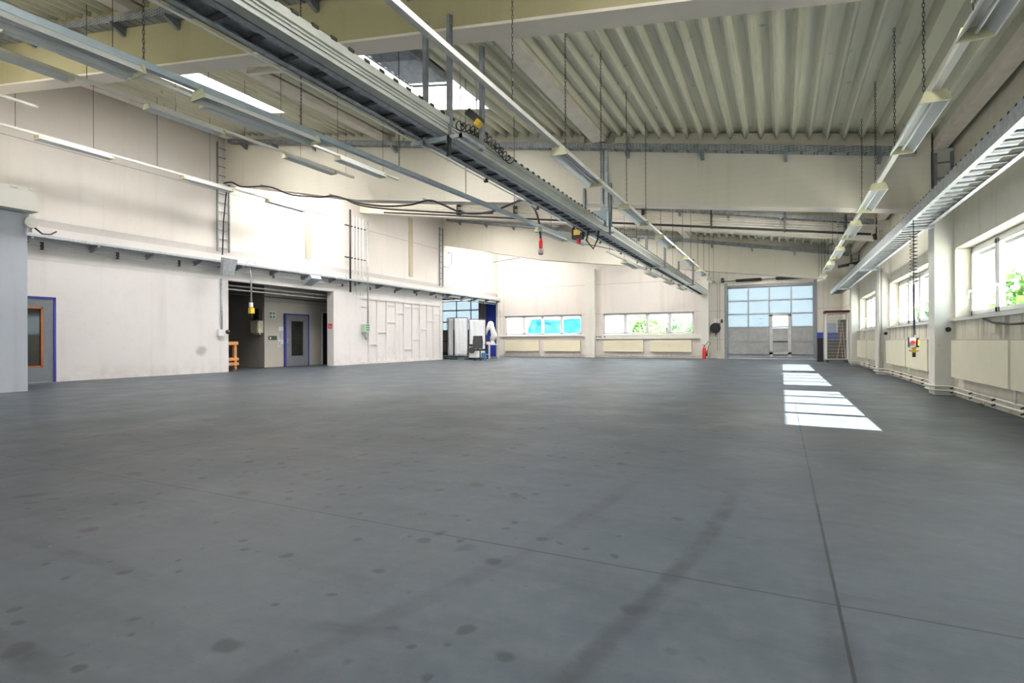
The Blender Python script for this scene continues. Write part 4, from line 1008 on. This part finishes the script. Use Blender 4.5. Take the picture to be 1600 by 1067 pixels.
def drape(pix, y, r, label, mat='black'):
    pts = [P(u, v, 'y', y) for u, v in pix]
    # smooth with Catmull-Rom
    out = []
    for i in range(len(pts) - 1):
        p0 = pts[max(i - 1, 0)]; p1 = pts[i]; p2 = pts[i + 1]; p3 = pts[min(i + 2, len(pts) - 1)]
        for t in range(6):
            t /= 6; out.append(.5 * ((2 * p1) + (p2 - p0) * t + (2 * p0 - 5 * p1 + 4 * p2 - p3) * t * t + (3 * p1 - p0 - 3 * p2 + p3) * t ** 3))
    out.append(pts[-1])
    return B().tube(out, r, 7)
m = drape([(350, 286), (362, 285), (375, 291), (390, 292), (412, 291), (428, 294), (450, 303), (468, 306), (500, 308), (520, 306), (540, 311), (560, 317), (600, 322), (640, 320), (669, 313), (690, 319), (715, 330), (740, 334), (770, 330), (800, 318), (814, 313), (828, 318), (838, 332), (843, 352), (845, 374)], 12.15, .026, '')
o = thing('power_cable', P(845, 374, 'y', 12.15), 'black draped power cable ending in a hanging red plug', 'cable')
m.build('cable', 'black', o, True)
p = P(845, 374, 'y', 12.15)
B().lathe([(.03, -.25), (.045, -.2), (.05, -.05), (.03, .02)], p, 12).build('plug_body', 'red', o, True)
B().lathe([(.055, -.36), (.065, -.33), (.065, -.25), (.05, -.23)], p, 12).build('plug_collar', plain('grey_pink_collar', (.45, .36, .36), .5), o, True)
tag(drape([(540, 311), (560, 320), (600, 326), (660, 330), (720, 333), (770, 333)], 12.13, .024, '').build('power_cable', 'black', smooth=True), 'second black cable sagging under the deep middle beam at the left', 'cable')
for k, (u, v) in enumerate(((412, 290), (520, 305), (667, 312), (812, 312))):
    pt = P(u, v, 'y', 12.2)
    tag(B().bar(pt + Vector((-.12, 0, .04)), pt + Vector((.14, 0, -.06)), .05, .04).build('cable_hook', 'galv_dark'), 'cable hook bracket under the deep middle beam, %s from the left' % ORD[k], 'bracket')
# small wires
tag(drape([(905, 380), (935, 385), (968, 393), (1000, 404)], 16.5, .012, '').build('thin_wire', 'black', smooth=True), 'thin black wire with a knob between two lamp rails', 'wire')
_e = P(88, 362, 'x', XL + .25); _a = Vector((-13.98, 5.9, 3.42)); tag(B().tube([_a, _a.lerp(_e, .35) + Vector((0, 0, -.12)), _a.lerp(_e, .7) + Vector((0, 0, -.1)), _e], .018, 7).build('short_cable', 'black', smooth=True), 'short black cable leaving the white fitting at the left edge', 'cable')
tag(B().tube([P(700, 312 + 83, 'x', XL + .3), P(706, 395, 'x', XL + .3), P(706, 412, 'x', XL + .3), P(702, 418, 'x', XL + .3), P(692, 416, 'x', XL + .3)], .03, 6).build('bent_conduit', 'galv', smooth=True), 'bent grey conduit loop beside the rear cable ladder', 'conduit')

# ------------------------------------------------------------------ fire extinguisher, hose reel
o = thing('fire_extinguisher', (-3.72, YB - .45, 0), 'red fire extinguisher standing at the column left of the gate', 'fire extinguisher')
c = (-3.78, YB - .45, 0)
B().lathe([(.0, 0), (.085, .0), (.09, .03), (.09, .52), (.075, .6), (.03, .65), (.03, .67)], c, 18).build('cylinder', 'red', o, True)
m = B(); m.tube([(c[0], c[1], .66), (c[0], c[1], .75)], .022, 10); m.bar((c[0] - .1, c[1], .77), (c[0] + .06, c[1], .73), .02, .015); m.build('valve', 'darkmetal', o)
B().tube([(c[0] + .02, c[1], .72), (c[0] + .12, c[1], .80), (c[0] + .22, c[1], .95), (c[0] + .3, c[1], .93), (c[0] + .3, c[1], .78), (c[0] + .22, c[1], .68), (c[0] + .13, c[1], .25)], .014, 8).build('hose', 'black', o, True)
B().tube([(c[0] + .13, c[1], .15), (c[0] + .15, c[1], .45)], [.045, .015], 10).build('horn', 'black', o, True)
o = thing('hose_reel', (-3.42, YB + .1, 1.4), 'black hose reel on the wall behind the column by the gate', 'hose reel')
B().tube([(-3.25, YB + .05, 1.68), (-3.25, YB + .2, 1.68)], .25, 24).build('reel_drum', 'black', o)
for k in range(3): B().tube([(-3.25 + .24 * math.cos(t * PI / 12), YB + .08 + k * .04, 1.68 + .26 * math.sin(t * PI / 12)) for t in range(24)], .025, 6, True).build('hose_turn', 'black', o, True)
B().tube([(-3.25, YB + .12, 1.42), (-3.22, YB + .12, 1.2)], .02, 8).build('nozzle', 'black', o)

# ------------------------------------------------------------------ wire cage trolley and contents
cx0, cx1, cy0, cy1 = 1.80, 2.62, 27.9, 28.9; ct = 2.2
o = thing('wire_cage', (2.2, 28.4, 0), 'tall white wire mesh cage with a dark red cloth on top', 'cage trolley')
for x in (cx0, cx1):
    for y in (cy0, cy1): B().tube([(x, y, .12), (x, y, ct)], .022, 8).build('post', 'white', o)
m = B()
for z in (.16, ct - .02):
    m.tube([(cx0, cy0, z), (cx1, cy0, z), (cx1, cy1, z), (cx0, cy1, z)], .018, 6, True)
m.build('rail', 'white', o)
m = B()
for k in range(1, 16): x = cx0 + (cx1 - cx0) * k / 16; m.tube([(x, cy0, .16), (x, cy0, ct - .02)], .004, 4)
for k in range(1, 14): z = .16 + (ct - .18) * k / 14; m.tube([(cx0, cy0, z), (cx1, cy0, z)], .004, 4); m.tube([(cx0, cy0, z), (cx0, cy1, z)], .004, 4)
for k in range(1, 12): y = cy0 + (cy1 - cy0) * k / 12; m.tube([(cx0, y, .16), (cx0, y, ct - .02)], .004, 4)
m.build('wire_mesh', 'white', o)
B().box(cx0 - .08, cx1 + .05, cy0 - .06, cy1 + .05, ct, ct + .09).build('cloth_cover', 'darkred', o)
B().box(cx0, cx1, cy0, cy1, .13, .15).build('base_plate', 'darkmetal', o)
for x in (cx0 + .05, cx1 - .05):
    for y in (cy0 + .05, cy1 - .05): B().tube([(x - .02, y, .065), (x + .02, y, .065)], .065, 12).build('castor', 'darkmetal', o)
tag(B().box(cx0 + .03, cx0 + .4, 28.5, 28.8, 1.35, 1.75).build('blue_box', plain('pale_blue_label', (.45, .58, .75), .6)), 'pale blue labelled carton inside the wire cage', 'carton')
tag(B().box(cx0 + .5, cx1 - .04, 28.5, 28.86, 1.005, 1.9).build('dark_bundle', 'alu_dark'), 'dark wrapped bundle standing on the bin in the wire cage', 'bundle')
tag(B().box(cx0 + .03, cx0 + .48, 28.4, 28.8, 1.005, 1.34).build('blue_crate', 'blue'), 'blue crate inside the wire cage', 'crate')
tag(B().box(cx0 + .04, cx1 - .04, 28.3, 28.86, .152, 1.0).build('black_bin', 'darkmetal'), 'dark bin at the bottom of the wire cage', 'bin')
tag(B().box(1.5, 1.74, 29.1, 29.5, 0, 1.1).build('dark_bin', 'black'), 'narrow dark bin standing left of the wire cage', 'bin')
tag(B().box(1.52, 1.75, 29.1, 29.4, 1.45, 1.8).build('blue_bag', 'blue').copy() if False else B().box(1.5, 1.74, 29.15, 29.45, 1.105, 1.35).build('blue_carton', 'blue'), 'blue carton on the narrow dark bin', 'carton')
for k, (xa, xb) in enumerate(((2.42, 2.30), (2.52, 2.42), (2.2, 2.42))):
    tag(B().tube([(xa, 28.1, .16), (xb, 28.15, 1.95 - .2 * k)], .014, 6).build('broom_stick', 'wood' if k != 1 else 'pipe'), 'broom stick leaning inside the wire cage, %s' % ('brown one', 'pale one', 'crossing one')[k], 'stick')

# ------------------------------------------------------------------ rear left: screens, chair, table, robot arm
def screen(a, b_, z0, z1, label, mat='sheet'):
    a = Vector(a); b_ = Vector(b_); o = thing('folding_screen', ((a.x + b_.x) / 2, (a.y + b_.y) / 2, 0), label, 'screen')
    for p in (a, b_): B().tube([(p.x, p.y, .02), (p.x, p.y, z1)], .02, 6).build('post', 'darkmetal', o)
    B().tube([(a.x, a.y, z1), (b_.x, b_.y, z1)], .018, 6).build('top_rail', 'darkmetal', o)
    for p in (a, b_): B().box(p.x - .18, p.x + .18, p.y - .04, p.y + .04, 0, .05).build('foot', 'black', o)
    m = B(); nx, nz = 26, 14; d = b_ - a; nrm = Vector((-d.y, d.x, 0)).normalized(); n0 = len(m.v)
    for j in range(nz + 1):
        for i in range(nx + 1):
            u = .03 + .94 * i / nx; v = j / nz; amp = .035 * (1 - v * .6)
            q = a + d * u + nrm * (amp * math.sin(u * 21 + v * 2.5) + .03 * math.sin(u * 9 + 1)); m.v.append((q.x, q.y, z0 + (z1 - .03 - z0) * v))
    for j in range(nz):
        for i in range(nx): k = n0 + j * (nx + 1) + i; m.f.append((k, k + 1, k + nx + 2, k + nx + 1))
    so = m.build('sheet', mat, o, True); md = so.modifiers.new('thick', 'SOLIDIFY'); md.thickness = .006
screen((-16.95, 26.25, 0), (-16.2, 25.75, 0), .2, 2.3, 'narrow sheeted screen panel at the left of the three')
screen((-16.12, 25.72, 0), (-15.55, 26.2, 0), .2, 2.3, 'middle white sheeted screen panel in the rear opening')
screen((-15.48, 26.24, 0), (-14.95, 27.15, 0), .28, 2.22, 'right white sheeted screen panel behind the office chair')
# office chair
o = thing('office_chair', (-14.15, 25.1, 0), 'dark office swivel chair in front of the white screens', 'chair')
cx, cy = -14.15, 25.1
m = B(); 
for j in range(6):
    pass
B().prism([(cx - .27, .62), (cx + .27, .62), (cx + .29, .95), (cx + .25, 1.28), (cx - .25, 1.28), (cx - .29, .95)], 'y', cy - .28, cy - .2).build('backrest', 'chairfab', o)
B().prism([(cx - .28, cy - .22), (cx + .28, cy - .22), (cx + .3, cy + .2), (cx + .2, cy + .3), (cx - .2, cy + .3), (cx - .3, cy + .2)], 'z', .5, .6).build('seat', 'chairfab', o)
B().bar((cx, cy - .24, .55), (cx, cy - .26, .8), .08, .03).build('back_support', 'black', o)
B().tube([(cx, cy, .12), (cx, cy, .5)], .03, 10).build('gas_lift', 'black', o)
for k in range(5):
    a = 2 * PI * k / 5 + .3; e = (cx + .32 * math.cos(a), cy + .32 * math.sin(a)); l_ = B().bar((cx, cy, .14), (e[0], e[1], .09), .05, .035).build('leg', 'black', o)
    B().tube([(e[0] - .015, e[1], .035), (e[0] + .015, e[1], .035)], .035, 10).build('castor', 'black', l_)
for s_ in (-1, 1): B().tube([(cx + s_ * .28, cy, .55), (cx + s_ * .35, cy, .6), (cx + s_ * .35, cy + .02, .8), (cx + s_ * .35, cy - .18, .82), (cx + s_ * .35, cy + .2, .82)], .022, 6).build('armrest', 'black', o, True)
# table
o = thing('work_table', (-15.1, 28.9, 0), 'white framed work table beside the office chair', 'table')
tx0, tx1, tyy0, tyy1 = -15.5, -14.85, 27.4, 28.6
B().box(tx0, tx1, tyy0, tyy1, .78, .83).build('table_top', 'white', o)
for x in (tx0 + .03, tx1 - .03):
    for y in (tyy0 + .03, tyy1 - .03): B().box(x - .03, x + .03, y - .03, y + .03, .0, .78).build('leg', 'white', o)
B().box(tx0, tx1, tyy0, tyy0 + .06, .22, .27).build('stretcher', 'white', o)
tag(B().box(-15.45, -15.05, 27.45, 27.85, .83, .98).build('cardboard_box', plain('dusty_pink_cloth', (.55, .36, .33), .8)), 'dusty pink folded cloth pile on the work table', 'cloth')
tag(B().box(-14.95, -14.6, 26.3, 26.6, .0, .36).build('blue_tub', plain('blue_tub', (.06, .20, .38), .6)), 'blue tub on the floor beside the office chair', 'tub')
o = thing('machine_cart', (-15.0, 26, 0), 'small dark machine on a light cart behind the office chair', 'machine')
B().box(-15.2, -14.7, 25.75, 26.2, .12, .72).build('cart_body', 'white', o); B().box(-15.18, -14.75, 25.72, 26.15, .72, .84).build('machine_top', 'black', o); B().tube([(-15.0, 25.64, .52), (-15.0, 25.74, .52)], .17, 16).build('wheel', 'darkmetal', o)
for x in (-15.15, -14.75):
    for y in (25.8, 26.15): B().tube([(x - .02, y, .06), (x + .02, y, .06)], .06, 10).build('castor', 'black', o)
# robot arm
o = thing('robot_arm', (-15.12, 28.25, .83), 'white industrial robot arm leaning over the work table', 'robot arm')
q = Vector((-15.12, 28.25, .83))
B().lathe([(.0, 0), (.17, 0), (.17, .08), (.12, .14), (.12, .3)], q, 16).build('base', 'white', o, True)
B().tube([q + Vector((0, 0, .28)), q + Vector((.12, 0, .5)), q + Vector((.02, 0, .85)), q + Vector((-.1, 0, 1.12))], [.17, .19, .15, .17], 12).build('lower_arm', 'white', o, True)
B().ball(q + Vector((-.1, 0, 1.15)), .19).build('elbow', 'white', o, True)
B().tube([q + Vector((-.1, -.12, 1.12)), q + Vector((-.28, -.14, .78)), q + Vector((-.36, -.14, .55))], [.13, .09, .07], 12).build('forearm', 'white', o, True)
B().tube([q + Vector((-.36, -.14, .56)), q + Vector((-.4, -.14, .36))], [.07, .05], 10).build('gripper', 'darkmetal', o, True)

# ------------------------------------------------------------------ outside
def leaf_mat():
    n = N('tree_foliage'); c = n.mix(n.ramp(n.noise(2.5, 4), .35, .65), (.05, .13, .03), (.20, .34, .10)); return n.bsdf(c, .8, 0, .2)
LM = leaf_mat(); 
def tree(x, y, h, r, label):
    o = thing('tree', (x, y, -.16), label, 'tree', 'trees in the yard')
    B().tube([(x, y, -.16), (x, y, h * .5)], [.14, .08], 8).build('trunk', 'wood', o)
    m = B(); rnd = random.Random(int(x * 10 + y * 7))
    for k in range(900):
        a = rnd.uniform(0, 2 * PI); t = math.acos(rnd.uniform(-1, 1)); rr = r * rnd.uniform(.55, 1.05) * (1 + .25 * math.sin(3 * a + t * 4))
        c = Vector((x + rr * math.sin(t) * math.cos(a), y + rr * math.sin(t) * math.sin(a), h * .55 + rr * math.cos(t) * 1.15))
        u = Vector((rnd.uniform(-1, 1), rnd.uniform(-1, 1), rnd.uniform(-1, 1))).normalized() * .22; v = u.orthogonal().normalized() * .16
        i = len(m.v); m.v += [tuple(c - u), tuple(c + v), tuple(c + u), tuple(c - v)]; m.f.append((i, i + 1, i + 2, i + 3))
    m.build('foliage', LM, o)
for k, (x, y, h, r, l) in enumerate(((8.3, 23.3, 4.2, 1.5, 'green tree seen through the nearest right window, right pane'), (8.8, 27.5, 3.2, 1.2, 'green tree seen through the nearest right window'), (9.0, 40.0, 4, 1.5, 'tree outside past the second right window'), (-13.5, 62.0, 3.6, 1.7, 'pale tree seen through the right far window, left one'), (-10.2, 64.0, 3.4, 1.6, 'pale tree seen through the right far window, middle one'), (-7.6, 60, 3.2, 1.2, 'pale bush seen through the right far window, right one'))):
    tree(x, y, h, r, l)
# blue tarpaulin behind the left far window
def tarp_mat():
    n = N('blue_tarpaulin'); w_ = n.noise(1.0, 3, .5, stretch=(.8, 1, 3)); c = n.mix(n.ramp(w_, .4, .62), (.0, .16, .50), (.02, .42, .72)); return n.bsdf(c, .35, 0, .5)
o = thing('tarpaulin', (-16.0, 36, -.16), 'blue tarpaulin hung outside the left far window', 'tarpaulin')
m = B(); nx, nz = 40, 16
for j in range(nz + 1):
    for i in range(nx + 1):
        u, v = i / nx, j / nz; m.v.append((-15.9 + 4.6 * u - (.5 * (1 - v) if i == 0 else 0), 35.5 + .12 * math.sin(u * 14 + v * 7) + .06 * math.sin(v * 15 - u * 9), -.1 + 2.62 * v - .06 * u * v + .05 * math.sin(u * 11) * v))
for j in range(nz):
    for i in range(nx): k = j * (nx + 1) + i; m.f.append((k, k + 1, k + nx + 2, k + nx + 1))
so = m.build('tarp_sheet', tarp_mat(), o, True); md = so.modifiers.new('thick', 'SOLIDIFY'); md.thickness = .01
for x in (-15.8, -13.6, -11.35): B().tube([(x, 35.7, -.16), (x, 35.7, 2.5)], .03, 6).build('post', 'galv', o)
